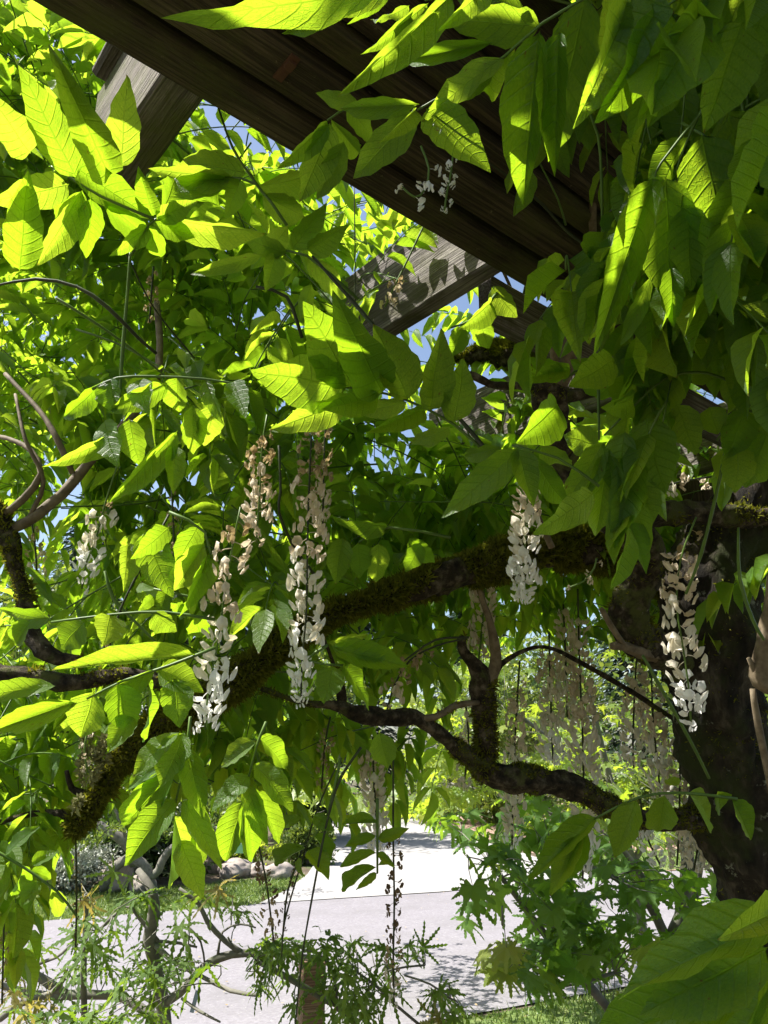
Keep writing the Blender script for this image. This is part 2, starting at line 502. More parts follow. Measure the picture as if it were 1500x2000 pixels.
def blades(name, pts, h, w, mat, lean=0.5, parent=None, kind='stuff'):
    n = len(pts)
    P = np.asarray(pts)
    th = rng.uniform(0, 2 * math.pi, n)
    a = np.stack([np.cos(th), np.sin(th), np.zeros(n)], 1)
    hh = h * rng.uniform(0.5, 1.3, n)[:, None]
    ln = rng.normal(0, lean, (n, 3)); ln[:, 2] = 0
    V = np.empty((n, 3, 3))
    V[:, 0] = P - a * w; V[:, 1] = P + a * w
    V[:, 2] = P + np.array([0, 0, 1]) * hh + ln * hh
    F = np.arange(n * 3).reshape(-1, 3)
    o = link(name, mesh_from(name, V.reshape(-1, 3), F, mat, smooth=False), parent)
    o['kind'] = kind
    return o


for nm, pts in lawn_areas:
    W = [ground(*p) for p in pts]
    gpoly(nm, [(p[0], p[1]) for p in W], 0.009 if nm != 'far_lawn' else 0.007, M['soil_grass'], True)
    xs = [p[0] for p in W]; ys = [p[1] for p in W]
    got = []
    want = {'far_lawn': 26000, 'side_lawn': 12000, 'near_lawn': 30000}[nm]
    x0, x1, y0, y1 = max(min(xs), -12), min(max(xs), 14), min(ys), min(max(ys), 30)
    tries = 0
    while len(got) < want and tries < 400000:
        tries += 1
        x = random.uniform(x0, x1); y = random.uniform(y0, y1)
        if y < 3.2 or abs(x) > 0.75 * y + 1: continue
        if inside(W, x, y): got.append((x, y, 0.008))
    if got:
        o = blades('grass', got, 0.045, 0.006, M['grass'])
        o['label'] = {'far_lawn': 'sunlit grass of the lawn across the road', 'side_lawn': 'grass strip beyond the road on the right', 'near_lawn': 'short mown grass in the near right corner'}[nm]
        o['category'] = 'grass'

its = []
for k in range(420):
    y = random.uniform(4.4, 12); x = random.uniform(-0.6, 0.5) * y
    its.append((x, y, 0.03))
FALLEN = its

# ================================================================= PERGOLA
E = np.array([0.7649, 0.6441, 0.0])      # along the main beam
Nn = np.array([-0.6441, 0.7649, 0.0])    # outwards, along the rafters
Z3 = np.array([0, 0, 1.0])


def up_(u, w, z):
    return E * u + Nn * w + Z3 * z


pergola = empty('pergola', up_(0.9, 0.77, 0.0), 'weathered timber pergola with a layered mossy beam crossing the top of the view', 'pergola')


def board(name, u0, u1, w0, w1, z0, z1, mat, along='u', bevel=0.004, tilt=0.0, parent=None):
    """a box with chamfered, slightly uneven long edges; local X runs along the grain"""
    c = up_((u0 + u1) / 2, (w0 + w1) / 2, (z0 + z1) / 2)
    if along == 'u':
        L, W_, X, Y = u1 - u0, w1 - w0, E, Nn
    elif along == 'w':
        L, W_, X, Y = w1 - w0, u1 - u0, Nn, -E
    H = z1 - z0
    if along == 'z':
        L, W_, H = z1 - z0, w1 - w0, u1 - u0
        X, Y = Z3, Nn
        Zl = np.cross(X, Y)
    else:
        Zl = Z3
    b = bevel
    prof = [(-W_ / 2 + b, -H / 2), (W_ / 2 - b, -H / 2), (W_ / 2, -H / 2 + b), (W_ / 2, H / 2 - b), (W_ / 2 - b, H / 2), (-W_ / 2 + b, H / 2), (-W_ / 2, H / 2 - b), (-W_ / 2, -H / 2 + b)]
    n = max(4, int(L / 0.06))
    V = []
    s = random.uniform(0, 90)
    for i in range(n + 1):
        x = -L / 2 + L * i / n
        for k, (y, z) in enumerate(prof):
            j = 0.0022
            V.append((x, y + j * mnoise.noise(Vector((x * 9 + s, k, 0))), z + j * mnoise.noise(Vector((x * 9 + s, k, 7.7)))))
    F = []
    for i in range(n):
        for k in range(8):
            k2 = (k + 1) % 8
            F.append((i * 8 + k, (i + 1) * 8 + k, (i + 1) * 8 + k2, i * 8 + k2))
    F.append(tuple(range(8)))
    F.append(tuple(range(n * 8, n * 8 + 8))[::-1])
    me = mesh_from(name, V, F, mat, smooth=False)
    o = link(name, me, parent or pergola, c)
    Rm = Matrix((X, Y, Zl)).transposed()
    o.rotation_euler = Rm.to_euler()
    return o


SC = 0.8
HB = CAMZ + 0.95 * SC
def sboard(name, u0, u1, w0, w1, a, b, mat, along='u', **kw):
    return board(name, u0 * SC, u1 * SC, w0 * SC, w1 * SC, HB + a * SC, HB + b * SC, M[mat], along, **kw)


sboard('beam_board', -2.4, 4.2, 0.812, 0.875, 0, 0.19, 'wood_beam')
sboard('beam_board', -2.4, 4.2, 0.728, 0.800, 0.012, 0.2, 'wood_beam')
sboard('beam_board', -2.4, 4.2, 0.672, 0.716, 0.03, 0.2, 'wood_beam')
sboard('fascia_board', -2.4, 4.2, 0.640, 0.668, 0.05, 0.24, 'wood_beam')
sboard('fascia_board', 0.55, 4.2, 0.600, 0.636, 0.16, 0.42, 'wood_beam')
for k, (u0, wd, mt) in enumerate([(-0.43, 0.05, 'wood_mossy'), (0.3137, 0.071, 'wood_mossy'), (1.016, 0.046, 'wood_rafter'), (1.75, 0.05, 'wood_rafter'), (2.45, 0.05, 'wood_rafter')]):
    sboard('rafter', u0, u0 + wd, 0.879, {1: 1.2, 2: 1.38}.get(k, 1.62), 0.012, 0.235, mt, 'w')
for u0 in (-0.4, 0.33, 1.03, 1.75, 2.45, 3.15):
    sboard('rafter', u0, u0 + 0.05, -4.6, 0.597, 0.26, 0.46, 'wood_beam', 'w')
sboard('top_strip', 0.29, 0.335, 0.89, 1.17, 0.238, 0.262, 'wood_rafter', 'w', bevel=0.006)
for k in range(12):
    w = -4.4 + k * 0.42
    sboard('slat', -1.6, 4.0, w, w + 0.045, 0.465, 0.51, 'wood_beam', 'u')
# the lower board behind the beam, its end grain in the sun
sboard('end_board', 1.14, 2.6, 0.98, 1.02, -0.02, 0.10, 'wood_rafter')
pb0 = at(1000, 790, 2.05)
board('rafter_tail', *(lambda u, w: (u - 0.02, u + 0.03, w - 0.35, w + 0.3))(pb0 @ E, pb0 @ Nn), pb0[2] - 0.06, pb0[2] + 0.08, M['wood_rafter'], 'w')

# post at the right
pp = at(1478, 1800, 1.72)
pu, pw = pp @ E, pp @ Nn
board('post', pu - 0.045, pu + 0.045, pw - 0.045, pw + 0.045, 0.0, 2.3, M['wood_post'], 'z', bevel=0.008)
# the notched bolt head and rusty strap on the beam
bp = at(566, 140, 0.0)
mbs = MB()
def boxm(mb, c, X, Y, Z, a, b, c2):
    V = [c + X * a * i + Y * b * j + Z * c2 * k for i in (-1, 1) for j in (-1, 1) for k in (-1, 1)]
    mb.add(V, [(0, 1, 3, 2), (4, 6, 7, 5), (0, 4, 5, 1), (2, 3, 7, 6), (0, 2, 6, 4), (1, 5, 7, 3)])
boxm(mbs, up_(0.4475 * SC, 0.752 * SC, HB + 0.0080), E, Nn, Z3, 0.006, 0.02, 0.0015)
boxm(mbs, up_(0.4475 * SC, 0.742 * SC, HB + 0.0050), E, Nn, Z3, 0.005, 0.006, 0.003)
M['rust'] = solid_material('rusty_metal', [(0.3, (0.05, 0.022, 0.012)), (0.7, (0.1, 0.045, 0.025))], (60, 60, 60), rough=0.8)
mbs.build('metal_strap', M['rust'], pergola, smooth=False)

# ================================================================= WISTERIA
vine = empty('wisteria_vine', (1.35, 1.75, 0.0), 'old wisteria vine with mossy limbs, backlit leaves and hanging white flower clusters over the pergola', 'vine')

LIMBS = [
    # name, depth, pts(px,py,[depth],rpx), material, moss density
    ('mossy_limb', [(1300, 1150, 1.62, 40), (1200, 1090, 1.55, 46), (1100, 1072, 1.5, 52), (1000, 1090, 1.45, 54), (900, 1118, 1.4, 47), (800, 1150, 1.35, 38), (700, 1180, 1.3, 31), (620, 1215, 1.28, 32), (540, 1265, 1.24, 40), (470, 1325, 1.2, 42), (400, 1365, 1.2, 38), (330, 1405, 1.2, 38), (270, 1455, 1.2, 38), (215, 1515, 1.2, 31), (180, 1570, 1.2, 27), (150, 1612, 1.2, 25), (130, 1618, 1.2, 14)], 'bark', 1.0),
    ('limb', [(-60, 1305, 1.15, 20), (40, 1320, 1.15, 21), (150, 1330, 1.15, 22), (240, 1318, 1.17, 19), (330, 1335, 1.19, 17), (420, 1350, 1.2, 20)], 'bark', 0.25),
    ('limb', [(-40, 960, 1.2, 22), (0, 1010, 1.2, 25), (28, 1100, 1.18, 19), (48, 1180, 1.17, 20), (62, 1240, 1.16, 24), (105, 1282, 1.15, 22), (160, 1290, 1.15, 15)], 'bark', 0.45),
    ('branch', [(-20, 1050, 1.2, 13), (55, 1018, 1.2, 14), (120, 965, 1.22, 14), (190, 885, 1.25, 12), (250, 820, 1.3, 11), (302, 750, 1.35, 10), (312, 680, 1.4, 9), (306, 590, 1.45, 8)], 'bark_light', 0),
    ('branch', [(0, 1010, 1.2, 10), (45, 975, 1.2, 11), (80, 925, 1.2, 9), (60, 880, 1.22, 7), (20, 858, 1.25, 6), (-20, 850, 1.3, 5)], 'bark_light', 0),
    ('branch', [(55, 1015, 1.2, 6), (85, 940, 1.2, 6), (50, 860, 1.2, 5), (30, 770, 1.25, 4)], 'bark_light', 0),
    ('branch', [(142, 925, 1.22, 7), (110, 855, 1.22, 8), (75, 800, 1.25, 6), (10, 730, 1.3, 5)], 'bark_light', 0),
    ('twig', [(150, 1610, 1.2, 13), (118, 1588, 1.2, 9), (60, 1590, 1.2, 8), (-20, 1612, 1.18, 7)], 'bark', 0),
    ('twig', [(165, 1550, 1.2, 10), (140, 1540, 1.2, 7), (130, 1505, 1.2, 6)], 'bark', 0.3),
    ('lower_limb', [(1460, 1600, 1.65, 32), (1380, 1598, 1.6, 25), (1300, 1602, 1.55, 24), (1230, 1592, 1.5, 24), (1170, 1565, 1.5, 27), (1110, 1535, 1.5, 31), (1040, 1522, 1.48, 34), (965, 1512, 1.46, 31), (915, 1478, 1.44, 22), (860, 1432, 1.42, 19), (812, 1402, 1.4, 20), (760, 1404, 1.38, 18), (705, 1396, 1.36, 21), (655, 1378, 1.34, 14), (590, 1372, 1.33, 7), (510, 1345, 1.3, 6)], 'bark', 0.38),
    ('limb', [(950, 1515, 1.46, 24), (950, 1450, 1.46, 26), (948, 1395, 1.46, 28), (942, 1340, 1.46, 32), (935, 1310, 1.46, 24), (905, 1270, 1.45, 12), (902, 1245, 1.44, 9)], 'bark', 0.7),
    ('branch', [(955, 1335, 1.46, 18), (968, 1290, 1.46, 14), (960, 1225, 1.45, 9), (940, 1165, 1.44, 7), (930, 1120, 1.43, 6)], 'bark_light', 0),
    ('branch', [(960, 1335, 1.46, 10), (978, 1298, 1.48, 8), (1030, 1268, 1.5, 5), (1075, 1266, 1.55, 5), (1130, 1292, 1.6, 6), (1232, 1350, 1.65, 7), (1290, 1388, 1.68, 6), (1350, 1425, 1.7, 6)], 'bark', 0),
    ('branch', [(800, 1405, 1.4, 9), (850, 1400, 1.4, 9), (890, 1378, 1.42, 9), (935, 1372, 1.44, 7)], 'bark_light', 0.1),
    ('branch', [(668, 1385, 1.35, 13), (665, 1345, 1.35, 14), (652, 1300, 1.34, 6), (632, 1245, 1.33, 4), (610, 1190, 1.3, 3)], 'bark', 0.1),
    ('twisted_limb', [(1330, 1300, 1.5, 40), (1245, 1240, 1.42, 45), (1232, 1180, 1.4, 46), (1262, 1120, 1.38, 42), (1262, 1070, 1.36, 42), (1205, 1020, 1.34, 36), (1140, 960, 1.34, 32), (1095, 890, 1.34, 30), (1088, 830, 1.34, 31), (1070, 770, 1.34, 44), (1060, 745, 1.34, 36), (1050, 722, 1.34, 18)], 'bark', 0.22),
    ('branch', [(1085, 760, 1.34, 20), (1105, 710, 1.32, 20), (1122, 650, 1.3, 18), (1145, 590, 1.27, 16), (1168, 540, 1.24, 15), (1190, 470, 1.2, 15), (1215, 390, 1.16, 13), (1260, 300, 1.12, 11), (1330, 200, 1.1, 8)], 'bark_light', 0),
    ('branch', [(1140, 632, 1.27, 10), (1160, 590, 1.23, 10), (1165, 530, 1.2, 10), (1158, 460, 1.18, 10), (1158, 392, 1.16, 10)], 'bark_light', 0),
    ('branch', [(1088, 765, 1.33, 15), (1085, 715, 1.31, 12), (1080, 668, 1.29, 9), (1078, 662, 1.29, 8)], 'bark_light', 0),
    ('branch', [(1060, 765, 1.34, 16), (1020, 755, 1.35, 10), (965, 752, 1.38, 9), (918, 732, 1.4, 9), (880, 740, 1.45, 4)], 'bark', 0),
    ('branch', [(1100, 775, 1.34, 16), (1160, 768, 1.35, 10), (1215, 762, 1.36, 10), (1245, 752, 1.38, 8)], 'bark', 0),
    ('branch', [(1100, 880, 1.34, 14), (1122, 850, 1.34, 10), (1128, 838, 1.34, 8)], 'bark', 0),
    ('branch', [(1098, 925, 1.34, 14), (1125, 890, 1.32, 10), (1135, 872, 1.32, 8)], 'bark', 0),
    ('limb', [(1180, 1020, 1.36, 24), (1240, 1005, 1.38, 28), (1330, 1002, 1.42, 30), (1420, 1008, 1.46, 27), (1560, 1008, 1.5, 24)], 'bark', 0.35),
    ('stub', [(1320, 1290, 1.48, 16), (1260, 1275, 1.4, 14), (1215, 1262, 1.36, 11), (1195, 1262, 1.35, 9)], 'bark_light', 0),
    ('stub', [(1220, 1262, 1.36, 8), (1195, 1225, 1.34, 8), (1178, 1195, 1.33, 8), (1172, 1188, 1.33, 6)], 'bark_light', 0),
    ('mossy_limb', [(880, 700, 1.95, 8), (950, 690, 1.9, 26), (1000, 692, 1.85, 42), (1060, 665, 1.8, 46), (1130, 665, 1.8, 44), (1230, 700, 1.8, 34), (1400, 720, 1.8, 30)], 'bark', 1.0),
    ('twig', [(1000, 655, 1.85, 10), (1018, 600, 1.8, 7), (1032, 545, 1.75, 6)], 'stem_dark', 0),
    ('twig', [(1052, 690, 1.7, 4), (1020, 620, 1.6, 4), (992, 550, 1.5, 4), (975, 515, 1.45, 3)], 'bark_light', 0),
    ('branch', [(1012, 935, 1.3, 5), (1035, 975, 1.28, 8), (1055, 1020, 1.27, 8), (1078, 1070, 1.27, 9)], 'bark_light', 0),
    ('cane', [(1510, 1120, 1.05, 14), (1502, 1220, 1.05, 20), (1490, 1290, 1.05, 26), (1492, 1330, 1.05, 26), (1520, 1350, 1.05, 16)], 'bark_light', 0),
    ('cane', [(1462, 1285, 1.05, 6), (1475, 1310, 1.05, 9), (1492, 1330, 1.05, 12)], 'bark_light', 0),
    ('cane', [(1470, 1345, 1.06, 7), (1478, 1400, 1.06, 9), (1492, 1470, 1.06, 9), (1510, 1560, 1.06, 9)], 'bark_light', 0),
    # leafy green canes
    ('shoot_cane', [(425, 205, 1.0, 4), (455, 290, 1.0, 5), (505, 365, 1.0, 6), (560, 440, 1.0, 6)], 'stem_green', 0),
    ('shoot_cane', [(610, 500, 0.95, 5), (690, 590, 0.93, 7), (760, 670, 0.9, 7), (860, 775, 0.88, 7), (960, 890, 0.86, 8)], 'stem_dark', 0),
    ('shoot_cane', [(500, 560, 1.1, 5), (560, 580, 1.1, 6), (590, 660, 1.1, 6)], 'stem_dark', 0),
    ('shoot_cane', [(255, 480, 0.9, 4), (250, 560, 0.9, 6), (240, 680, 0.9, 7), (232, 800, 0.9, 5)], 'stem_green', 0),
    ('shoot_cane', [(-20, 560, 0.85, 4), (70, 545, 0.85, 6), (150, 560, 0.85, 6), (210, 600, 0.85, 7), (270, 660, 0.88, 6), (305, 690, 0.9, 6)], 'stem_dark', 0),
    ('shoot_cane', [(1170, 860, 0.9, 4), (1169, 760, 0.9, 5), (1172, 660, 0.9, 6), (1175, 560, 0.85, 5), (1176, 400, 0.8, 5), (1168, 265, 0.78, 5), (1135, 190, 0.76, 3)], 'stem_green', 0),
    ('shoot_cane', [(1160, 490, 1.1, 5), (1110, 455, 1.1, 5), (1060, 400, 1.08, 5), (1020, 365, 1.05, 4), (930, 300, 1.0, 3)], 'stem_dark', 0),
    ('shoot_cane', [(1105, 440, 1.1, 4), (1090, 390, 1.08, 3), (1060, 330, 1.06, 3), (1040, 290, 1.04, 3)], 'stem_green', 0),
    ('shoot_cane', [(1190, 420, 0.95, 8), (1250, 330, 0.93, 8), (1300, 250, 0.9, 7), (1345, 190, 0.88, 5)], 'stem_dark', 0),
    ('shoot_cane', [(1420, 860, 0.8, 5), (1400, 960, 0.82, 6), (1370, 1080, 0.84, 6), (1340, 1160, 0.86, 5)], 'stem_green', 0),
    ('shoot_cane', [(1442, 1030, 0.95, 4), (1445, 1130, 0.95, 6), (1470, 1210, 0.95, 6), (1492, 1250, 0.95, 5)], 'stem_green', 0),
    ('shoot_cane', [(1340, 620, 0.9, 5), (1358, 670, 0.9, 5), (1368, 700, 0.9, 5)], 'stem_green', 0),
    ('shoot_cane', [(1290, 640, 0.95, 5), (1294, 700, 0.95, 5)], 'stem_green', 0),
    ('shoot_cane', [(1500, 560, 0.8, 5), (1480, 640, 0.82, 6), (1465, 740, 0.85, 6)], 'stem_green', 0),
    ('shoot_cane', [(1255, 1280, 1.3, 6), (1300, 1360, 1.3, 7), (1350, 1450, 1.32, 6), (1385, 1520, 1.34, 5)], 'stem_green', 0),
    ('shoot_cane', [(545, 870, 1.05, 5), (548, 960, 1.05, 5), (545, 1000, 1.05, 5), (575, 1070, 1.1, 6), (612, 1120, 1.2, 6)], 'stem_dark', 0),
    ('shoot_cane', [(330, 1005, 1.0, 4), (280, 1100, 1.0, 4), (235, 1190, 1.0, 4), (215, 1260, 1.0, 4)], 'stem_dark', 0),
    ('shoot_cane', [(205, 1115, 1.05, 5), (222, 1170, 1.05, 6), (270, 1220, 1.05, 5), (320, 1270, 1.05, 4)], 'stem_green', 0),
    ('shoot_cane', [(790, 1290, 1.35, 3), (850, 1250, 1.33, 4), (915, 1245, 1.35, 4)], 'stem_dark', 0),
    # hanging tendrils
    ('tendril', [(705, 1460, 1.25, 5), (665, 1520, 1.25, 5), (640, 1600, 1.24, 4), (612, 1740, 1.22, 4), (590, 1870, 1.2, 3.5), (576, 2010, 1.18, 3)], 'stem_dark', 0),
    ('tendril', [(665, 1480, 1.3, 3), (620, 1580, 1.3, 3), (590, 1680, 1.3, 3), (556, 1800, 1.3, 3), (550, 1870, 1.3, 2)], 'stem_dark', 0),
    ('tendril', [(240, 480, 0.9, 3), (300, 600, 1.0, 3), (380, 700, 1.1, 3)], 'stem_dark', 0),
    ('tendril', [(692, 365, 1.4, 2), (693, 450, 1.4, 2), (694, 590, 1.4, 2)], 'stem_dark', 0),
]
FEAT = []      # places that nearer foliage leaves open: px, py, radius, depth


def feat(pts, r, d, step=25):
    for a, b in zip(pts[:-1], pts[1:]):
        n = max(1, int(math.hypot(a[0] - b[0], a[1] - b[1]) / step))
        for k in range(n):
            t = k / n
            FEAT.append((a[0] + (b[0] - a[0]) * t, a[1] + (b[1] - a[1]) * t, r, d))


def tufts(name, V, F, P0, count, length, mat, parent, up_bias=0.5, w=0.0011, patch=0.0):
    """tiny moss fronds rooted on a limb's surface"""
    Fq = np.array([f for f in F if len(f) == 4])
    A, B, C, D = (V[Fq[:, i]] for i in range(4))
    ar = np.linalg.norm(np.cross(B - A, D - A), axis=1)
    idx = rng.choice(len(Fq), count, p=ar / ar.sum())
    u, v = rng.random(count)[:, None], rng.random(count)[:, None]
    pos = A[idx] * (1 - u) * (1 - v) + B[idx] * u * (1 - v) + C[idx] * u * v + D[idx] * (1 - u) * v
    nm = np.cross(B[idx] - A[idx], D[idx] - A[idx]); nm /= np.linalg.norm(nm, axis=1)[:, None] + 1e-9
    if patch:
        keep = np.array([mnoise.noise(Vector(p * 11)) > patch for p in pos])
        pos, nm = pos[keep], nm[keep]
    n = len(pos)
    cl = np.array([0.55 + 0.9 * max(0, mnoise.noise(Vector(p * 42)) + 0.35) for p in pos])
    d = nm + rng.normal(0, 0.42, (n, 3)) + np.array([0, 0, up_bias]) * rng.uniform(-0.4, 1, n)[:, None]
    d /= np.linalg.norm(d, axis=1)[:, None]
    L = length * cl * rng.uniform(0.5, 1.3, n)
    side = np.cross(d, rng.normal(0, 1, (n, 3))); side /= np.linalg.norm(side, axis=1)[:, None] + 1e-9
    W = np.empty((n, 4, 3))
    pos = pos - nm * 0.002
    mid = pos + d * L[:, None] * 0.6
    W[:, 0] = pos - side * w; W[:, 1] = mid - side * w * 1.4 ; W[:, 2] = pos + d * L[:, None] + rng.normal(0, 0.002, (n, 3)); W[:, 3] = mid + side * w * 1.4
    o = link(name, mesh_from(name, W.reshape(-1, 3) - P0, np.arange(n * 4).reshape(-1, 4), mat, smooth=False), parent, P0)
    o['kind'] = 'stuff'
    return o


for name, pts, mt, moss in LIMBS:
    SCL = 0.58 if name in ('shoot_cane', 'tendril') else (0.64 if moss >= 1 else 0.78)
    pts = [(*p[:-1], p[-1] * SCL) for p in pts]
    PR = pxline(pts)
    big = max(p[-1] for p in pts)
    thick = big > 12
    seg = 22 if thick else (8 if big > 6 else 6)
    V, F, P, Rr = tube(PR, 0.009 if thick else 0.018, seg, 0.34 if thick else 0.2, 20 if thick else 45, flute=0.09 if thick else 0)
    loc = P[0]
    o = link(name, mesh_from(name, V - loc, F, M[mt]), vine, loc)
    if moss >= 1.0:
        o['label'] = 'thick limb wrapped in yellow green moss'
    if moss:
        cnt = int((30000 if moss >= 1 else 12000) * 0.75 * moss * len(P) / 60)
        tufts('moss', V, F, loc, cnt, 0.014 if moss >= 1 else 0.009, M['moss'], o, patch=(-0.2 if moss >= 1 else 0.05), w=0.0013)
    if big > 12:
        feat(pts, big + 12, min(p[2] for p in pts) if len(pts[0]) == 4 else 1.3)

# big leaning trunk at the right edge
PR = pxline([(1760, 2500, 1.75, 95), (1640, 2150, 1.7, 92), (1545, 1850, 1.66, 90), (1470, 1650, 1.62, 88), (1425, 1500, 1.6, 86), (1395, 1350, 1.58, 84), (1380, 1200, 1.58, 88), (1410, 1080, 1.58, 84), (1480, 980, 1.6, 76), (1580, 900, 1.64, 70)])
V, F, P, Rr = tube(PR, 0.012, 44, 0.24, 12, flute=0.07)
trunk = link('trunk', mesh_from('trunk', V - P[0], F, M['trunk']), vine, P[0])
tufts('moss', V, F, P[0], 9000, 0.009, M['moss'], trunk, patch=0.12)
# pale lichen tufts on the limb fork at lower left
for (x, y, d, r, n) in [(175, 1500, 1.17, 34, 900), (205, 1465, 1.17, 26, 600), (170, 1440, 1.17, 18, 350), (150, 1570, 1.17, 14, 200)]:
    Vt, Ft, Pt, _ = tube(pxline([(x - 4, y + r, d, r * .25), (x, y, d, r * .5), (x + 6, y - r, d, r * .25)]), 0.01, 8, 0.4, 30)
    tufts('lichen', Vt, Ft, Pt[0], int(n * 0.45), 0.01, M['lichen'], vine, w=0.0017)

# ---------------------------------------------------------------- leaflets
PV = [0, 0.03, 0.08, 0.16, 0.27, 0.38, 0.5, 0.62, 0.73, 0.82, 0.89, 0.95, 1.0]
PW = [0.05, 0.36, 0.63, 0.86, 0.98, 1.0, 0.96, 0.83, 0.62, 0.38, 0.2, 0.09, 0.0]


def leaflet_template(rows, cols, bend, fold, wave, twist, seed, asym=0.0):
    """unit leaflet: base at origin, tip at (0,1,0), width 1 across x, thin"""
    rr = random.Random(seed)
    ph = rr.uniform(0, 6)
    vs = np.linspace(0, 1, rows + 1) ** 1.0
    if rows > 8: vs = np.sort(np.r_[vs, 0.03])
    if rows <= 5:
        vs = np.array([0, 0.12, 0.4, 0.72, 0.9, 1.0])[:rows + 1] if rows == 5 else np.array([0, 0.2, 0.55, 0.85, 1.0])
    V, UV, F = [], [], []
    cs = np.linspace(-1, 1, cols + 1)
    idx = []
    for i, v in enumerate(vs):
        w = float(np.interp(v, PV, PW)) * 0.5
        row = []
        if i == len(vs) - 1 :
            V.append((asym * 0.1, 1.0, -bend)); UV.append((0.5, 1.0)); row = [len(V) - 1] * (cols + 1)
        else:
            for c in cs:
                edge = 1 + 0.07 * math.sin(v * 26 + ph + c * 2) * abs(c)
                x = c * w * edge + asym * 0.13 * v * v + 0.012 * math.sin(v * 9 + ph) * min(1, v * 3)
                z = fold * abs(c) * w - bend * v * v + wave * math.sin(v * 15 + ph + (1.2 if c > 0 else 0)) * abs(c) ** 1.5 * min(1, v * 4) + twist * c * w * (v - 0.3)
                y = v + 0.03 * abs(c)
                V.append((x, y, z)); UV.append((0.5 + c * 0.5 * (0.25 + 0.75 * w * 2), v)); row.append(len(V) - 1)
        idx.append(row)
    for i in range(len(idx) - 1):
        for k in range(cols):
            q = [idx[i][k], idx[i][k + 1], idx[i + 1][k + 1], idx[i + 1][k]]
            q = list(dict.fromkeys(q))
            F.append(tuple(q))
    return np.array(V), F, np.array(UV)


HERO_MESH = []
for s in range(12):
    rr = random.Random(s * 7 + 1)
    V, F, UV = leaflet_template(13, 4, rr.uniform(0.02, 0.22), rr.uniform(0.05, 0.45), rr.uniform(0.012, 0.035), rr.uniform(-0.6, 0.6), s, rr.uniform(-1, 1))
    HERO_MESH.append(mesh_from('leaflet', V, F, M['wisteria'], UV))
MID_MESH = []
for s in range(10):
    rr = random.Random(s * 5 + 3)
    V, F, UV = leaflet_template(7, 4, rr.uniform(0.02, 0.28), rr.uniform(0.05, 0.5), rr.uniform(0.01, 0.03), rr.uniform(-0.6, 0.6), s + 40, rr.uniform(-1, 1))
    MID_MESH.append(mesh_from('leaflet', V, F, M['wisteria'], UV))
STUFF_T = []
for s in range(8):
    rr = random.Random(s * 3 + 2)
    V, F, UV = leaflet_template(5, 2, rr.uniform(0.05, 0.3), rr.uniform(0.1, 0.5), rr.uniform(0.0, 0.03), 0, s + 80, rr.uniform(-1, 1))
    T = []
    for f in F:
        if len(f) == 3: T.append(f)
        else: T += [(f[0], f[1], f[2]), (f[0], f[2], f[3])]
    STUFF_T.append((V, np.array(T), UV))


def frame(base, tip, width, nh):
    """3x4: columns width-scaled side, length vector, normal"""
    Y = np.asarray(tip, float) - base
    L = np.linalg.norm(Y)
    y = Y / L
    X = np.cross(y, nh)
    if np.linalg.norm(X) < 1e-5: X = np.cross(y, [0.3, 0.5, 0.8])
    X = nrm(X)
    Zv = np.cross(X, y)
    return np.stack([X * width, Y, Zv * L], 1), L


def put_leaflet(leafobj, me, base, tip, width, nh):
    A, L = frame(base, tip, width, nh)
    o = bpy.data.objects.new('leaflet', me)
    COL.objects.link(o)
    o.parent = leafobj
    off = np.asarray(base) - ORG[leafobj.name]
    m = Matrix([[A[0, 0], A[0, 1], A[0, 2], off[0]], [A[1, 0], A[1, 1], A[1, 2], off[1]], [A[2, 0], A[2, 1], A[2, 2], off[2]], [0, 0, 0, 1]])
    o.matrix_basis = m
    return o


def rachis_mesh(loc, pts, r0, r1):
    n = len(pts)
    PR = [list(p) + [r0 + (r1 - r0) * i / (n - 1)] for i, p in enumerate(pts)]
    V, F, P, _ = tube(PR, 0.035, 5)
    return V, F


def hero_leaf(d, rachis, leaflets, rp=2.6, lit=False):
    """leaf traced at its own distance: rachis points and leaflets base->tip with widths"""
    rpts = [at(p[0], p[1], p[2] if len(p) > 2 else d) for p in rachis]
    loc = rpts[0]
    V, F = rachis_mesh(loc, rpts, rp * d / 1500 * 1.3, rp * d / 1500 * 0.8)
    lf = link('leaf', mesh_from('leaf', V - loc, F, M['stem_green']), vine, loc)
    for L in leaflets:
        bx, by, tx, ty, w = L[:5]
        dz = L[5] if len(L) > 5 else random.uniform(-0.04, 0.05)
        if lit:     # leaflet tilted on purpose so the sun shines through it towards the camera
            dz -= 0.75 * d / 1500 * ((tx - bx) * -0.56 + (by - ty) * 0.8)
        b = at(bx, by, d); t = at(tx, ty, d + dz)
        toc = nrm(CAM - (b + t) / 2)
        nh = nrm(toc + np.array([0, 0, 0.4 if toc[2] > -0.15 else -0.4]) + rng.normal(0, 0.25, 3))
        if lit:
            nh = nrm(toc - np.array(sv) * 0.55 + rng.normal(0, 0.14, 3))
        put_leaflet(lf, random.choice(HERO_MESH), b, t, w * d / 1500 * 1.12, nh)
    xs = [0.5 * (L[0] + L[2]) for L in leaflets]; ys = [0.5 * (L[1] + L[3]) for L in leaflets]
    return lf


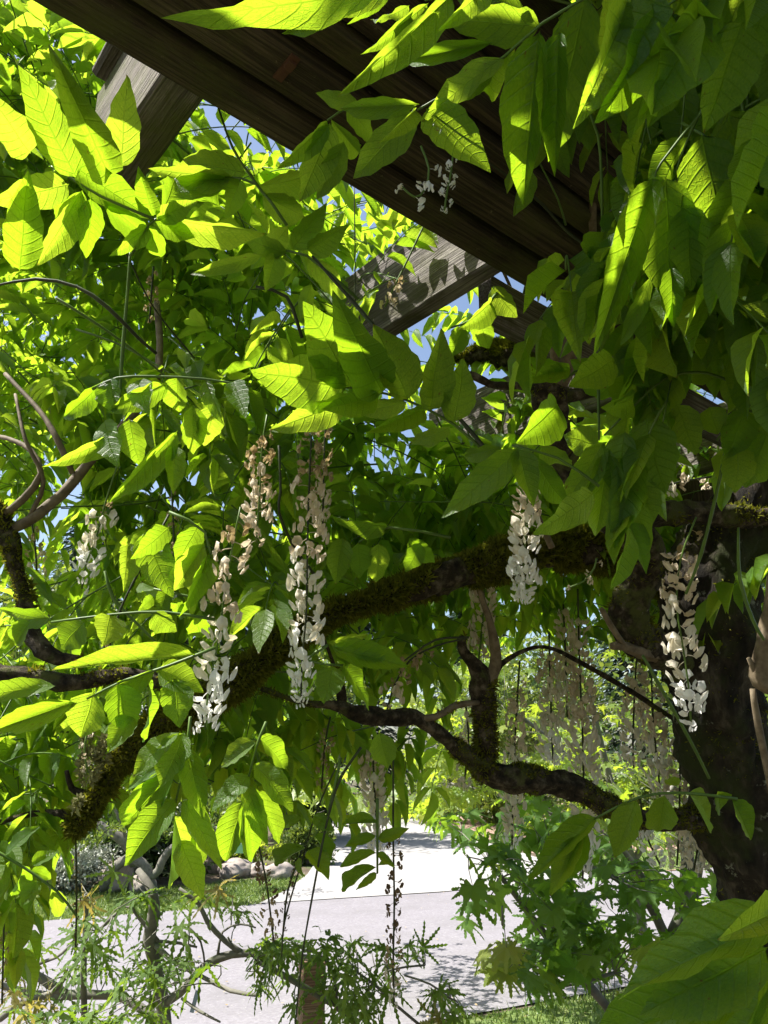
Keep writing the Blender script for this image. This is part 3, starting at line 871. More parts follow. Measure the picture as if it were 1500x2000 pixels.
HERO = [
    (0.79, [(300, 428), (200, 385), (150, 355), (100, 325)], [
        (150, 350, 38, 130, 66), (215, 345, 100, 105, 60), (235, 330, 248, 143, 58), (140, 322, 300, 425, 62), (135, 360, -10, 392, 58),
        (38, 530, 52, 332, 62), (160, 372, 70, 520, 52), (162, 372, 112, 430, 50), (178, 385, 172, 520, 46), (200, 390, 290, 470, 44), (60, 300, -30, 180, 60)]),
    (0.92, [(560, 440), (500, 360), (440, 345)], [(482, 337, 352, 318, 62), (460, 348, 285, 335, 44), (450, 352, 300, 372, 40), (500, 365, 610, 345, 50), (510, 380, 600, 425, 50), (470, 350, 445, 420, 40)]),
    (0.82, [(255, 500), (290, 440), (312, 425)], [(316, 418, 345, 342, 60), (312, 424, 522, 458, 52), (300, 422, 268, 330, 38), (305, 425, 385, 400, 36), (300, 430, 382, 462, 40), (290, 440, 215, 500, 36), (285, 440, 320, 510, 36)]),
    (0.95, [(700, 585), (600, 500), (530, 490)], [(512, 497, 372, 540, 26), (510, 500, 572, 448, 44), (560, 495, 470, 470, 36), (600, 500, 690, 600, 40), (600, 490, 680, 440, 44), (570, 488, 640, 400, 42), (540, 495, 520, 570, 40)]),
    (0.87, [(960, 895), (885, 828), (795, 782), (720, 762), (668, 756)], [
        (674, 757, 498, 716, 98), (690, 757, 598, 596, 88), (748, 768, 650, 585, 78), (797, 782, 738, 630, 74), (700, 770, 530, 850, 52),
        (740, 775, 630, 800, 44), (841, 803, 856, 643, 60), (885, 826, 914, 710, 58), (830, 800, 718, 842, 34), (880, 832, 800, 882, 34), (795, 785, 700, 810, 40)]),
    (0.42, [(760, -60), (740, -30), (730, -10)], [(742, -25, 340, 64, 70), (760, -20, 560, 45, 44)]),
    (0.5, [(900, -40), (870, -10), (830, 0)], [(885, -12, 666, 196, 52), (838, 5, 703, 112, 34), (760, -15, 680, 52, 22), (670, 12, 549, 68, 22), (950, -25, 865, 60, 40), (800, 10, 720, 62, 30)]),
    (0.52, [(1180, -25), (1060, 45), (985, 110), (900, 165), (815, 215)], [
        (1058, 48, 862, 48, 70), (1030, 25, 880, -10, 50), (985, 112, 830, 208, 44), (965, 82, 772, 122, 34, 0.06), (960, 120, 880, 200, 44), (1055, 58, 1010, 400, 78), (1092, 60, 1076, 342, 52),
        (1145, -10, 1070, 335, 105, 0.08), (812, 215, 744, 275, 26), (815, 216, 680, 362, 62), (832, 212, 952, 338, 72), (820, 203, 662, 214, 36), (900, 165, 1000, 140, 40, 0.1)]),
    (0.62, [(760, 205), (690, 205), (640, 235)], [(678, 207, 742, 288, 36), (646, 232, 702, 308, 38), (640, 235, 545, 335, 38), (645, 240, 594, 395, 62), (672, 275, 620, 395, 44), (700, 205, 620, 190, 30)]),
    (0.5, [(1420, -60), (1350, -20), (1290, 20), (1230, 60)], [(1240, -20, 1140, 240, 105), (1310, 20, 1205, 215, 100), (1390, -10, 1290, 215, 105), (1340, 80, 1265, 250, 70), (1450, 40, 1380, 260, 100), (1500, -20, 1450, 150, 90), (1200, 0, 1170, 150, 60)]),
    (0.6, [(1440, 150), (1370, 220), (1290, 320), (1280, 345)], [(1275, 345, 1165, 690, 62), (1300, 345, 1312, 610, 100), (1370, 260, 1440, 590, 115), (1420, 210, 1490, 480, 105), (1270, 540, 1213, 682, 30), (1310, 520, 1318, 640, 40), (1345, 400, 1345, 560, 70)]),
    (0.75, [(1510, 560), (1420, 600), (1380, 640)], [(1480, 600, 1365, 668, 46), (1500, 640, 1415, 702, 40), (1500, 560, 1440, 520, 24), (1460, 610, 1430, 545, 28)]),
    (0.8, [(1455, 755), (1400, 735), (1362, 727), (1300, 738), (1240, 790), (1180, 850)], [
        (1268, 758, 1256, 668, 60), (1180, 862, 1098, 1002, 52), (1222, 842, 1192, 975, 62), (1262, 815, 1290, 966, 84), (1322, 790, 1358, 888, 56), (1385, 795, 1405, 848, 50), (1190, 875, 1168, 1055, 66),
        (1240, 880, 1212, 1060, 60), (1200, 700, 1115, 762, 62), (1235, 780, 1180, 800, 50), (1330, 745, 1280, 800, 50), (1390, 745, 1330, 690, 46)]),
    (0.75, [(1170, 950), (1090, 895), (1000, 870)], [(1055, 872, 1126, 925, 42), (1015, 878, 864, 1010, 56), (1035, 888, 1112, 1008, 44), (1160, 962, 1060, 1045, 62), (980, 872, 900, 900, 40), (1010, 872, 1040, 990, 48)]),
    (1.05, [(1250, 800), (1150, 720), (1100, 745)], [(1215, 760, 1112, 705, 66), (1115, 720, 1000, 745, 30), (1100, 740, 1040, 700, 36), (1170, 870, 1100, 850, 60), (1090, 790, 1010, 860, 80)]),
    (0.85, [(180, 760), (230, 738), (300, 735), (400, 740), (490, 755)], [
        (215, 740, 224, 806, 48), (268, 742, 286, 802, 46), (345, 735, 342, 808, 44), (400, 742, 432, 830, 30), (455, 745, 482, 815, 40), (205, 820, 214, 905, 50), (252, 818, 266, 912, 46), (375, 790, 382, 890, 46),
        (348, 840, 214, 985, 40), (330, 750, 210, 810, 40), (420, 790, 395, 880, 46), (200, 745, 120, 830, 36), (235, 850, 80, 920, 34), (340, 870, 340, 965, 36)]),
    (0.8, [(420, 1265), (330, 1300), (240, 1330), (170, 1365)], [
        (385, 1278, 98, 1308, 34), (305, 1305, 180, 1362, 40), (150, 1370, -20, 1425, 44), (182, 1350, 164, 1445, 70), (232, 1335, 246, 1440, 62), (288, 1328, 312, 1442, 62), (340, 1325, 352, 1420, 56), (308, 1305, 402, 1348, 62), (110, 1340, -60, 1350, 34), (260, 1400, 210, 1470, 44)]),
    (0.9, [(420, 1210), (320, 1195), (220, 1200), (100, 1215)], [(300, 1195, 345, 1235, 48), (215, 1200, 205, 1262, 60), (165, 1215, 110, 1265, 60), (100, 1210, -30, 1195, 40), (380, 1205, 400, 1260, 40), (60, 1215, 20, 1260, 40)]),
    (0.85, [(372, 1400), (362, 1480), (340, 1580)], [
        (340, 1470, 232, 1545, 42), (345, 1500, 234, 1625, 54), (345, 1560, 234, 1685, 54), (340, 1590, 334, 1738, 56), (352, 1640, 392, 1756, 46), (358, 1560, 432, 1694, 40), (360, 1530, 405, 1704, 36), (350, 1430, 250, 1500, 44), (360, 1430, 320, 1540, 60), (365, 1460, 400, 1600, 44)]),
    (1.0, [(520, 1410), (500, 1460), (484, 1525)], [(488, 1515, 410, 1580, 42), (480, 1530, 522, 1655, 36), (500, 1540, 548, 1650, 36), (495, 1490, 578, 1580, 48), (478, 1560, 436, 1690, 48), (478, 1560, 500, 1690, 50), (500, 1450, 430, 1500, 40), (505, 1440, 570, 1500, 44)]),
    (1.25, [(665, 1480), (640, 1590), (600, 1650)], [(612, 1592, 652, 1622, 26), (598, 1655, 530, 1692, 26), (602, 1660, 640, 1718, 40), (612, 1630, 650, 1682, 30), (590, 1600, 520, 1610, 22), (590, 1680, 580, 1715, 26)]),
    (1.3, [(737, 1560), (737, 1640), (737, 1706)], [(735, 1608, 668, 1605, 18), (735, 1632, 664, 1652, 20), (736, 1665, 662, 1692, 20), (738, 1665, 772, 1694, 14), (736, 1693, 662, 1742, 24), (736, 1705, 700, 1736, 14), (738, 1640, 800, 1620, 22), (738, 1690, 770, 1688, 10)]),
    (0.36, [(1600, 1750), (1500, 1805), (1420, 1860)], [(1530, 1790, 1195, 1925, 105), (1500, 1850, 1250, 1985, 110), (1460, 1915, 1150, 2060, 120), (1520, 1900, 1400, 2080, 120), (1560, 1850, 1490, 2060, 100), (1540, 1770, 1420, 1830, 60)]),
    (1.2, [(1440, 1560), (1330, 1548), (1245, 1558), (1160, 1600)], [(1243, 1562, 1202, 1678, 50), (1298, 1552, 1290, 1632, 52), (1345, 1548, 1390, 1625, 56), (1402, 1545, 1412, 1588, 38), (1430, 1562, 1472, 1638, 44), (1168, 1595, 1028, 1722, 44), (1140, 1630, 1072, 1752, 40), (1148, 1625, 1108, 1724, 36), (1325, 1535, 1300, 1520, 30)]),
    (1.0, [(-30, 1650), (40, 1690), (110, 1740), (150, 1790)], [(20, 1680, -40, 1760, 44), (45, 1690, 30, 1760, 32), (75, 1720, 40, 1770, 32), (75, 1725, 52, 1790, 30), (60, 1700, 105, 1715, 22), (100, 1735, 122, 1790, 28), (60, 1690, 120, 1660, 26), (10, 1670, 70, 1610, 30)]),
    (0.95, [(420, 1180), (370, 1165), (300, 1150)], [(340, 1160, 310, 1120, 26), (310, 1150, 270, 1140, 24), (300, 1165, 275, 1190, 22), (345, 1165, 350, 1210, 24), (370, 1170, 345, 1215, 20), (375, 1160, 395, 1110, 36)]),
    (1.0, [(640, 1260), (600, 1290), (670, 1300)], [(645, 1265, 800, 1300, 48), (672, 1300, 735, 1382, 64), (650, 1300, 640, 1370, 50), (690, 1290, 770, 1265, 40), (740, 1430, 760, 1500, 46), (640, 1255, 720, 1240, 30)]),
    (0.9, [(330, 1000), (400, 1040), (420, 1150)], [(280, 1040, 335, 1165, 62), (400, 1060, 340, 1160, 50), (415, 1080, 355, 1210, 40), (330, 1030, 262, 1090, 44), (250, 1060, 240, 1155, 40), (390, 1020, 340, 1110, 44)]),
    (1.15, [(880, 1050), (760, 1030), (700, 1060)], [(740, 1060, 735, 1150, 40), (700, 1060, 710, 1130, 42), (670, 1050, 650, 1140, 44), (800, 1050, 850, 1110, 34), (760, 1030, 640, 1010, 40), (820, 1060, 800, 1120, 36)]),
    (1.2, [(980, 560), (930, 620), (880, 640)], [(960, 590, 900, 640, 44), (930, 620, 960, 680, 40), (905, 640, 880, 700, 36), (960, 560, 1010, 620, 42)]),
    (0.8, [(1500, 820), (1450, 800), (1400, 860)], [(1455, 800, 1420, 900, 60), (1500, 840, 1460, 960, 70), (1480, 780, 1540, 860, 60), (1440, 870, 1450, 960, 60)]),
]
hero_leaves = [hero_leaf(*h, lit=(k in (0, 1, 2, 3, 4, 5, 6, 8))) for k, h in enumerate(HERO)]

# ---------------------------------------------------------------- racemes
def petal(cx, cy, cz, rx, ry, nx, ny, curl, crump, seed):
    """small cupped sheet in local coordinates"""
    rr = random.Random(seed)
    n = 3
    V, F = [], []
    for i in range(n + 1):
        for j in range(n + 1):
            s, t = i / n * 2 - 1, j / n * 2 - 1
            k = math.sqrt(max(1e-6, 1 - 0.5 * t * t)); k2 = math.sqrt(max(1e-6, 1 - 0.5 * s * s))
            x, y = s * k * rx * (1.0 - 0.38 * max(0.0, t) ** 1.5) * (0.75 if t < -0.9 else 1), t * k2 * ry * (1 + 0.12 * (abs(s) < 0.5) * (t > 0.5))
            z = curl * (s * s + 0.6 * t * t) + rr.uniform(-crump, crump)
            V.append((x, y, z))
    for i in range(n):
        for j in range(n):
            a = i * (n + 1) + j
            F.append((a, a + 1, a + n + 2, a + n + 1))
    V = np.array(V)
    zax = nrm([nx, ny, 0.35 * rr.uniform(-1, 1) - 0.1]); xax = nrm(np.cross([0, 0.1, 1], zax)); yax = np.cross(zax, xax)
    V = V @ np.stack([xax, yax, zax]) + np.array([cx, cy, cz])
    return V, F


def flower_mesh(kind, seed):
    """pea flower; pedicel from the origin along +Y, petals at its end (metres)"""
    rr = random.Random(seed)
    mb = MB()
    wither = kind in ('withered', 'brown')
    s = 0.74 if wither else (0.9 if kind == 'fading' else 1.02)
    cr = 0.0022 if wither else (0.0012 if kind == 'fading' else 0.0004)
    L = 0.016
    Vp, Fp, _, _ = tube([(0, 0, 0, 0.0007), (0.0005, L * 0.6, 0.001, 0.0006), (0, L, -0.001, 0.0011)], 0.02, 4)
    mb.add(Vp, Fp)
    e = L
    for (dx, dy, dz, rx, ry, nx, ny, cu) in [
        (0, e + 0.006 * s, 0.006 * s, 0.0092 * s, 0.0092 * s, 0.1, 0.9, -0.0055 * s),
        (0.0062 * s, e + 0.008 * s, -0.005 * s, 0.0042 * s, 0.0095 * s, 0.75, 0.55, 0.003 * s),
        (-0.0062 * s, e + 0.008 * s, -0.005 * s, 0.0042 * s, 0.0095 * s, -0.75, 0.55, 0.003 * s),
        (0.0, e + 0.010 * s, -0.008 * s, 0.003 * s, 0.0075 * s, 0.2, 0.9, -0.003 * s)]:
        j = 0.0015
        V, F = petal(dx + rr.uniform(-j, j), dy + rr.uniform(-j, j), dz + rr.uniform(-j, j), rx, ry, nx + rr.uniform(-.5, .5), ny + rr.uniform(-.5, .5), cu * rr.uniform(.6, 1.5), cr, rr.random())
        mb.add(V, F)
    me = mesh_from('flower', np.concatenate(mb.V), mb.F, PET[kind])
    return me


FLW = {k: [flower_mesh(k, i * 13 + hash(k) % 1 + 5) for i in range(4)] for k in PET}


def raceme(pts, d, rpx, kinds, dens=1.0, stem='stem_green', f0=0.0, fsize=1.0):
    """hanging cluster; kinds: list of (t, kind) from top to tip"""
    PR = [list(at(p[0], p[1], p[2] if len(p) > 2 else d)) + [max(2.0 * d / 1500, 0.0012)] for p in pts]
    V, F, P, _ = tube(PR, 0.02, 5)
    loc = P[0]
    rc = link('flower_cluster', mesh_from('flower_cluster', V - loc, F, M[stem]), vine, loc)
    seglen = np.r_[0, np.cumsum(np.linalg.norm(np.diff(P, axis=0), axis=1))]
    tot = seglen[-1]
    rm = rpx * d / 1500
    n = int(dens * (tot * (1 - f0)) / 0.0050)
    for i in range(n):
        if random.random() < 0.08: continue
        t = f0 + (1 - f0) * (i + 0.5) / n
        tt = (t - f0) / (1 - f0)
        q = np.array([np.interp(t * tot, seglen, P[:, k]) for k in range(3)])
        th = i * 2.4 + random.uniform(-0.4, 0.4)
        out = np.array([math.cos(th), math.sin(th), 0])
        k = kinds[0][1]
        for a, kk in kinds:
            if tt + random.uniform(-0.07, 0.07) >= a: k = kk
        wd = 1.0 if tt < 0.8 else (1.0 - 0.5 * (tt - 0.8) / 0.2)
        if tt < 0.08: wd = 0.75
        S = rm / 0.036 * wd * random.uniform(0.85, 1.15)
        dirv = nrm(out + np.array([0, 0, random.uniform(-0.85, 0.05)]) + (q * 0 + rng.normal(0, 0.22, 3)))
        X = nrm(np.cross(dirv, [0, 0, 1.0])); Zv = np.cross(X, dirv)
        A = np.stack([X, dirv, Zv], 1) * S
        o = bpy.data.objects.new('flower', random.choice(FLW[k]))
        COL.objects.link(o)
        o.parent = rc
        off = q - loc
        o.matrix_basis = Matrix([[*A[0], off[0]], [*A[1], off[1]], [*A[2], off[2]], [0, 0, 0, 1]])
    feat(pts, rpx * 0.8, d)
    return rc


RACEMES = [
    ([(522, 810), (512, 870), (508, 950), (500, 1060)], 0.92, 42, [(0, 'withered'), (0.35, 'fading')], 1.0, 'stem_green', 0.15),
    ([(470, 990), (455, 1060), (440, 1150), (425, 1260), (408, 1340), (400, 1425)], 0.9, 52, [(0, 'withered'), (0.1, 'fading'), (0.5, 'cream'), (0.72, 'white')], 0.62, 'stem_green', 0.05),
    ([(610, 812), (606, 900), (602, 1000), (600, 1100), (598, 1200), (590, 1290), (588, 1370)], 1.0, 46, [(0, 'withered'), (0.25, 'fading'), (0.5, 'cream'), (0.7, 'white')], 0.75, 'stem_dark', 0.02),
    ([(640, 800), (634, 860), (632, 940), (630, 1040)], 1.05, 26, [(0, 'withered'), (0.6, 'fading')], 0.8, 'stem_dark', 0),
    ([(232, 900), (205, 985), (185, 1060), (168, 1100), (160, 1150)], 1.25, 36, [(0, 'withered'), (0.1, 'cream'), (0.5, 'white')], 0.75, 'stem_green', 0.3),
    ([(1040, 930), (1030, 970), (1026, 1050), (1022, 1120), (1025, 1170)], 1.22, 42, [(0, 'fading'), (0.25, 'cream'), (0.5, 'white')], 1.0, 'stem_green', 0.05),
    ([(1360, 1010), (1330, 1090), (1322, 1180), (1335, 1270), (1345, 1340), (1350, 1415)], 1.15, 50, [(0, 'withered'), (0.12, 'fading'), (0.4, 'cream'), (0.65, 'white')], 0.55, 'stem_green', 0.05),
    ([(945, 1110), (945, 1180), (935, 1290)], 1.55, 36, [(0, 'fading')], 0.7, 'stem_green', 0),
    ([(915, 1245), (850, 1262), (800, 1290), (770, 1340), (755, 1390)], 1.4, 34, [(0, 'withered'), (0.6, 'fading')], 0.6, 'stem_dark', 0.35),
    ([(1072, 1235), (1075, 1350), (1078, 1440), (1080, 1490)], 1.75, 36, [(0, 'fading'), (0.3, 'cream'), (0.8, 'white')], 0.72, 'stem_dark', 0.1),
    ([(1128, 1150), (1132, 1300), (1138, 1450), (1140, 1600), (1138, 1720)], 1.7, 40, [(0, 'fading'), (0.4, 'cream'), (0.75, 'white')], 0.66, 'stem_dark', 0.1),
    ([(1100, 1180), (1105, 1300), (1108, 1400)], 1.8, 30, [(0, 'fading'), (0.6, 'cream')], 0.6, 'stem_dark', 0),
    ([(1245, 1260), (1240, 1340), (1236, 1450), (1238, 1500)], 1.75, 34, [(0, 'fading'), (0.4, 'cream'), (0.85, 'cream')], 0.72, 'stem_dark', 0.1),
    ([(1272, 1300), (1275, 1400), (1285, 1500), (1290, 1560)], 1.7, 38, [(0, 'fading'), (0.5, 'cream')], 0.72, 'stem_dark', 0.1),
    ([(1330, 1400), (1328, 1500), (1326, 1620), (1322, 1690)], 1.65, 36, [(0, 'fading'), (0.45, 'cream'), (0.65, 'cream')], 0.66, 'stem_dark', 0.2),
    ([(1250, 1560), (1262, 1630), (1290, 1690)], 1.8, 26, [(0, 'cream'), (0.3, 'white')], 0.66, 'stem_dark', 0.2),
    ([(1370, 1590), (1365, 1640), (1355, 1700)], 1.75, 32, [(0, 'cream'), (0.6, 'cream')], 0.66, 'stem_dark', 0.0),
    ([(1015, 1290), (1008, 1400), (1002, 1540), (1000, 1650)], 1.8, 32, [(0, 'fading'), (0.4, 'cream'), (0.7, 'cream'), (0.85, 'white')], 0.6, 'stem_dark', 0.1),
    ([(910, 1380), (915, 1450), (905, 1540)], 1.7, 28, [(0, 'cream'), (0.4, 'cream')], 0.66, 'stem_dark', 0),
    ([(728, 1440), (730, 1520), (735, 1600), (738, 1655)], 1.6, 36, [(0, 'fading'), (0.3, 'cream'), (0.6, 'white')], 0.8, 'stem_dark', 0.1),
    ([(768, 1480), (768, 1640), (770, 1760), (768, 1880), (770, 1962)], 1.35, 26, [(0, 'brown'), (0.62, 'withered'), (0.78, 'fading'), (0.86, 'cream')], 0.55, 'stem_dark', 0.32),
    ([(488, 1560), (505, 1650), (520, 1720), (535, 1840)], 1.25, 26, [(0, 'brown'), (0.5, 'withered')], 0.7, 'stem_dark', 0.38),
    ([(590, 1660), (562, 1740), (552, 1830)], 1.3, 16, [(0, 'brown')], 0.5, 'stem_dark', 0.15),
    ([(645, 1400), (635, 1450), (628, 1540)], 1.45, 26, [(0, 'withered')], 0.6, 'stem_dark', 0.1),
    ([(822, 285), (838, 330), (830, 370), (810, 385), (785, 365)], 0.78, 34, [(0, 'white'), (0.8, 'cream')], 0.5, 'stem_green', 0.25),
    ([(885, 300), (880, 340), (872, 380), (868, 415)], 0.8, 22, [(0, 'white')], 0.9, 'stem_green', 0),
    ([(828, 440), (795, 510), (770, 560), (752, 600)], 1.2, 26, [(0, 'withered'), (0.4, 'fading')], 0.9, 'stem_green', 0.55),
    ([(335, 945), (338, 1010), (342, 1110)], 1.2, 18, [(0, 'withered')], 0.6, 'stem_dark', 0.05),
    ([(60, 1000), (70, 1080), (72, 1130)], 1.5, 26, [(0, 'withered'), (0.5, 'fading')], 0.5, 'stem_dark', 0.2),
    ([(300, 520), (296, 570), (292, 630)], 1.3, 22, [(0, 'withered')], 0.9, 'stem_dark', 0.1),
    ([(148, 1640), (150, 1740), (148, 1850)], 1.25, 14, [(0, 'withered'), (0.5, 'brown')], 0.55, 'stem_dark', 0.1),
    ([(8, 1800), (6, 1880), (4, 1960)], 1.2, 14, [(0, 'withered')], 0.6, 'stem_dark', 0.1),
    ([(1440, 850), (1420, 920), (1330, 940), (1250, 965)], 1.3, 30, [(0, 'withered'), (0.3, 'fading'), (0.6, 'cream')], 0.45, 'stem_dark', 0.1),
    ([(210, 1240), (200, 1275), (185, 1300)], 1.0, 18, [(0, 'withered')], 0.5, 'stem_dark', 0.1),
    ([(170, 1430), (165, 1470), (172, 1510)], 1.1, 18, [(0, 'fading')], 0.5, 'stem_green', 0.0),
]
for r in RACEMES:
    raceme(r[0], r[1], r[2], r[3], r[4], r[5], r[6])

# fallen petals caught on the limbs are left out; loose single flowers at the fork
raceme([(1165, 1090), (1160, 1110), (1140, 1135), (1105, 1150)], 1.25, 20, [(0, 'fading')], 0.35, 'stem_green', 0)

# ---------------------------------------------------------------- leafy shoots filling the canopy
def line_a(x):          # lower edge of the main beam in view
    return (x - 60) * 0.5932


SKY_OPEN = [(475, 232, 34), (560, 318, 22), (645, 350, 18), (715, 370, 12), (700, 800, 24), (790, 842, 34), (740, 880, 26), (862, 655, 40), (820, 690, 22), (690, 915, 28), (1022, 660, 0),
            (655, 1080, 26), (530, 1050, 22), (500, 1010, 18), (395, 235, 16), (650, 935, 24)]
ROAD_OPEN = [(700, 1640, 70), (760, 1700, 110), (640, 1760, 90), (820, 1800, 100)]


def blocked(px, py, d, r=40):
    for (x, y, rr) in SKY_OPEN:
        if (px - x) ** 2 + (py - y) ** 2 < (rr * 0.8) ** 2: return True
    for (x, y, rr) in ROAD_OPEN:
        if (px - x) ** 2 + (py - y) ** 2 < (rr + 20) ** 2: return True
    for (x, y, rr, fd) in FEAT:
        if d < fd + 0.03 and abs(px - x) < rr + r and abs(py - y) < rr + r and (px - x) ** 2 + (py - y) ** 2 < (rr + r * 0.7) ** 2: return True
    return False


SVN = np.array(sv)
SUNNY = []
for (x, y, d) in [(60, 160, .79), (110, 250, .79), (160, 320, .79), (230, 220, .79), (180, 270, .79), (60, 380, .79), (230, 380, .79), (50, 450, .79), (160, 460, .79), (110, 180, .79), (270, 420, .79), (350, 340, .82), (440, 320, .82), (540, 350, .82), (340, 380, .82), (430, 440, .82), (520, 440, .85),
                  (450, 520, .85), (560, 480, .85), (560, 740, .8), (620, 680, .8), (690, 680, .8), (760, 700, .8), (600, 800, .8), (690, 790, .8), (450, 40, .42), (600, 20, .42), (700, 150, .5), (760, 90, .5), (860, 150, .52), (900, 170, .52),
                  (960, 60, .52), (1030, 230, .52), (740, 330, .6), (830, 260, .52), (900, 280, .52), (1030, 1000, 1.22), (1020, 1130, 1.22), (220, 1400, .8), (60, 1400, .8), (350, 1320, .8), (500, 1000, .92), (450, 1150, .9), (410, 1390, .9),
                  (880, 500, 1.2), (780, 520, 1.2), (900, 1090, 1.35), (230, 150, 1.0), (260, 760, .85), (380, 800, .85), (450, 800, .85), (250, 940, 1.2), (1085, 640, 1.8), (1190, 1220, 1.35), (1250, 930, .8), (150, 760, 1.2), (200, 1060, 1.2),
                  (880, 760, 1.8), (950, 850, 1.8), (760, 950, 1.8), (650, 480, 1.3), (300, 560, 1.2), (130, 650, 1.2), (420, 640, 1.3)]:
    SUNNY.append((*at(x, y, d), 0.1 if d > 0.6 else 0.055))
for (x, y, d) in [(980, 1850, 2.1), (1050, 1700, 2.4), (1130, 1790, 2.4), (1230, 1840, 2.4), (1300, 1700, 2.5), (1180, 1720, 2.5), (930, 1740, 2.2), (1060, 1900, 2.3), (80, 1900, 2.1), (180, 1800, 2.2), (260, 1780, 2.2), (340, 1760, 2.2), (430, 1750, 2.2),
                  (230, 1900, 2.2), (560, 1850, 2.0), (640, 1860, 2.0), (720, 1880, 2.0), (870, 1930, 2.0), (680, 1960, 1.95), (200, 1980, 1.9), (300, 1980, 1.9)]:
    SUNNY.append((*at(x, y, d), 0.2))
for hi in [0, 1, 2, 3, 4, 5, 6, 8, 15]:
    for Lf in HERO[hi][2]:
        for f_ in (0.3, 0.75):
            SUNNY.append((*at(Lf[0] + (Lf[2] - Lf[0]) * f_, Lf[1] + (Lf[3] - Lf[1]) * f_, HERO[hi][0]), 0.075 if HERO[hi][0] > 0.6 else 0.05))
for hi, h_ in enumerate(HERO):
    for Lf in h_[2]:
        for f_ in (0.25, 0.75):
            FEAT.append((Lf[0] + (Lf[2] - Lf[0]) * f_, Lf[1] + (Lf[3] - Lf[1]) * f_, Lf[4] * 0.35, h_[0]))
for k in range(150):
    x, y = random.uniform(-20, 1050), random.uniform(250, 1050)
    if y > line_a(x) + 30:
        SUNNY.append((*at(x, y, random.uniform(1.0, 2.2)), 0.06))
for k in range(40):
    SUNNY.append((*at(random.uniform(600, 1060), random.uniform(680, 1080), random.uniform(1.9, 2.7)), 0.08))
SUNNY = np.array(SUNNY)
SUNR = SUNNY[:, 3]
SUNNY = SUNNY[:, :3]


def shades(c):
    v = c - SUNNY
    t = v @ SVN
    q = v - t[:, None] * SVN
    return bool(((t > 0.05) & ((q ** 2).sum(1) < SUNR * SUNR)).any())


LEAVES = []     # (nearness score, rachis pts, leaflets[(b,t,w,n)])
SHOOTS = []


def compound(base, dirv, L, n, ll, droop, score):
    """pinnate leaf: n pairs plus a terminal leaflet"""
    dirv = nrm(dirv)
    pts, q, v = [base], np.array(base), dirv.copy()
    st = L / 6
    for k in range(6):
        v = nrm(v + np.array([0, 0, -droop * 0.22]))
        q = q + v * st
        pts.append(q.copy())
    side0 = nrm(np.cross(dirv, [0, 0, 1.0]) + rng.normal(0, 0.12, 3))
    lf = []
    for k in range(n):
        t = 0.25 + 0.7 * k / max(1, n - 1) if n > 1 else 0.6
        i = min(5, int(t * 6)); f = t * 6 - i
        b = pts[i] * (1 - f) + pts[i + 1] * f
        tan = nrm(pts[i + 1] - pts[i])
        for s in (-1, 1):
            if random.random() < 0.04: continue
            l = ll * (0.75 + 0.35 * math.sin(math.pi * (0.25 + 0.6 * t))) * random.uniform(0.85, 1.15)
            dv = nrm(side0 * s * random.uniform(0.7, 1.0) + tan * random.uniform(0.3, 0.75) + np.array([0, 0, -droop * random.uniform(0.25, 1.0)]))
            nh = nrm(np.array([0, 0, 1.0]) + s * side0 * 0.35 * random.uniform(-0.4, 1.4) * (1 + droop) + rng.normal(0, 0.28, 3))
            bb = b + dv * 0.004
            lf.append((bb, bb + dv * l, l * random.uniform(0.34, 0.44), nh))
    tan = nrm(pts[-1] - pts[-2])
    l = ll * random.uniform(1.0, 1.25)
    lf.append((pts[-1], pts[-1] + nrm(tan + np.array([0, 0, -droop * 0.3])) * l, l * 0.4, nrm(np.array([0, 0, 1.0]) + rng.normal(0, 0.3, 3))))
    LEAVES.append((score, pts, lf))


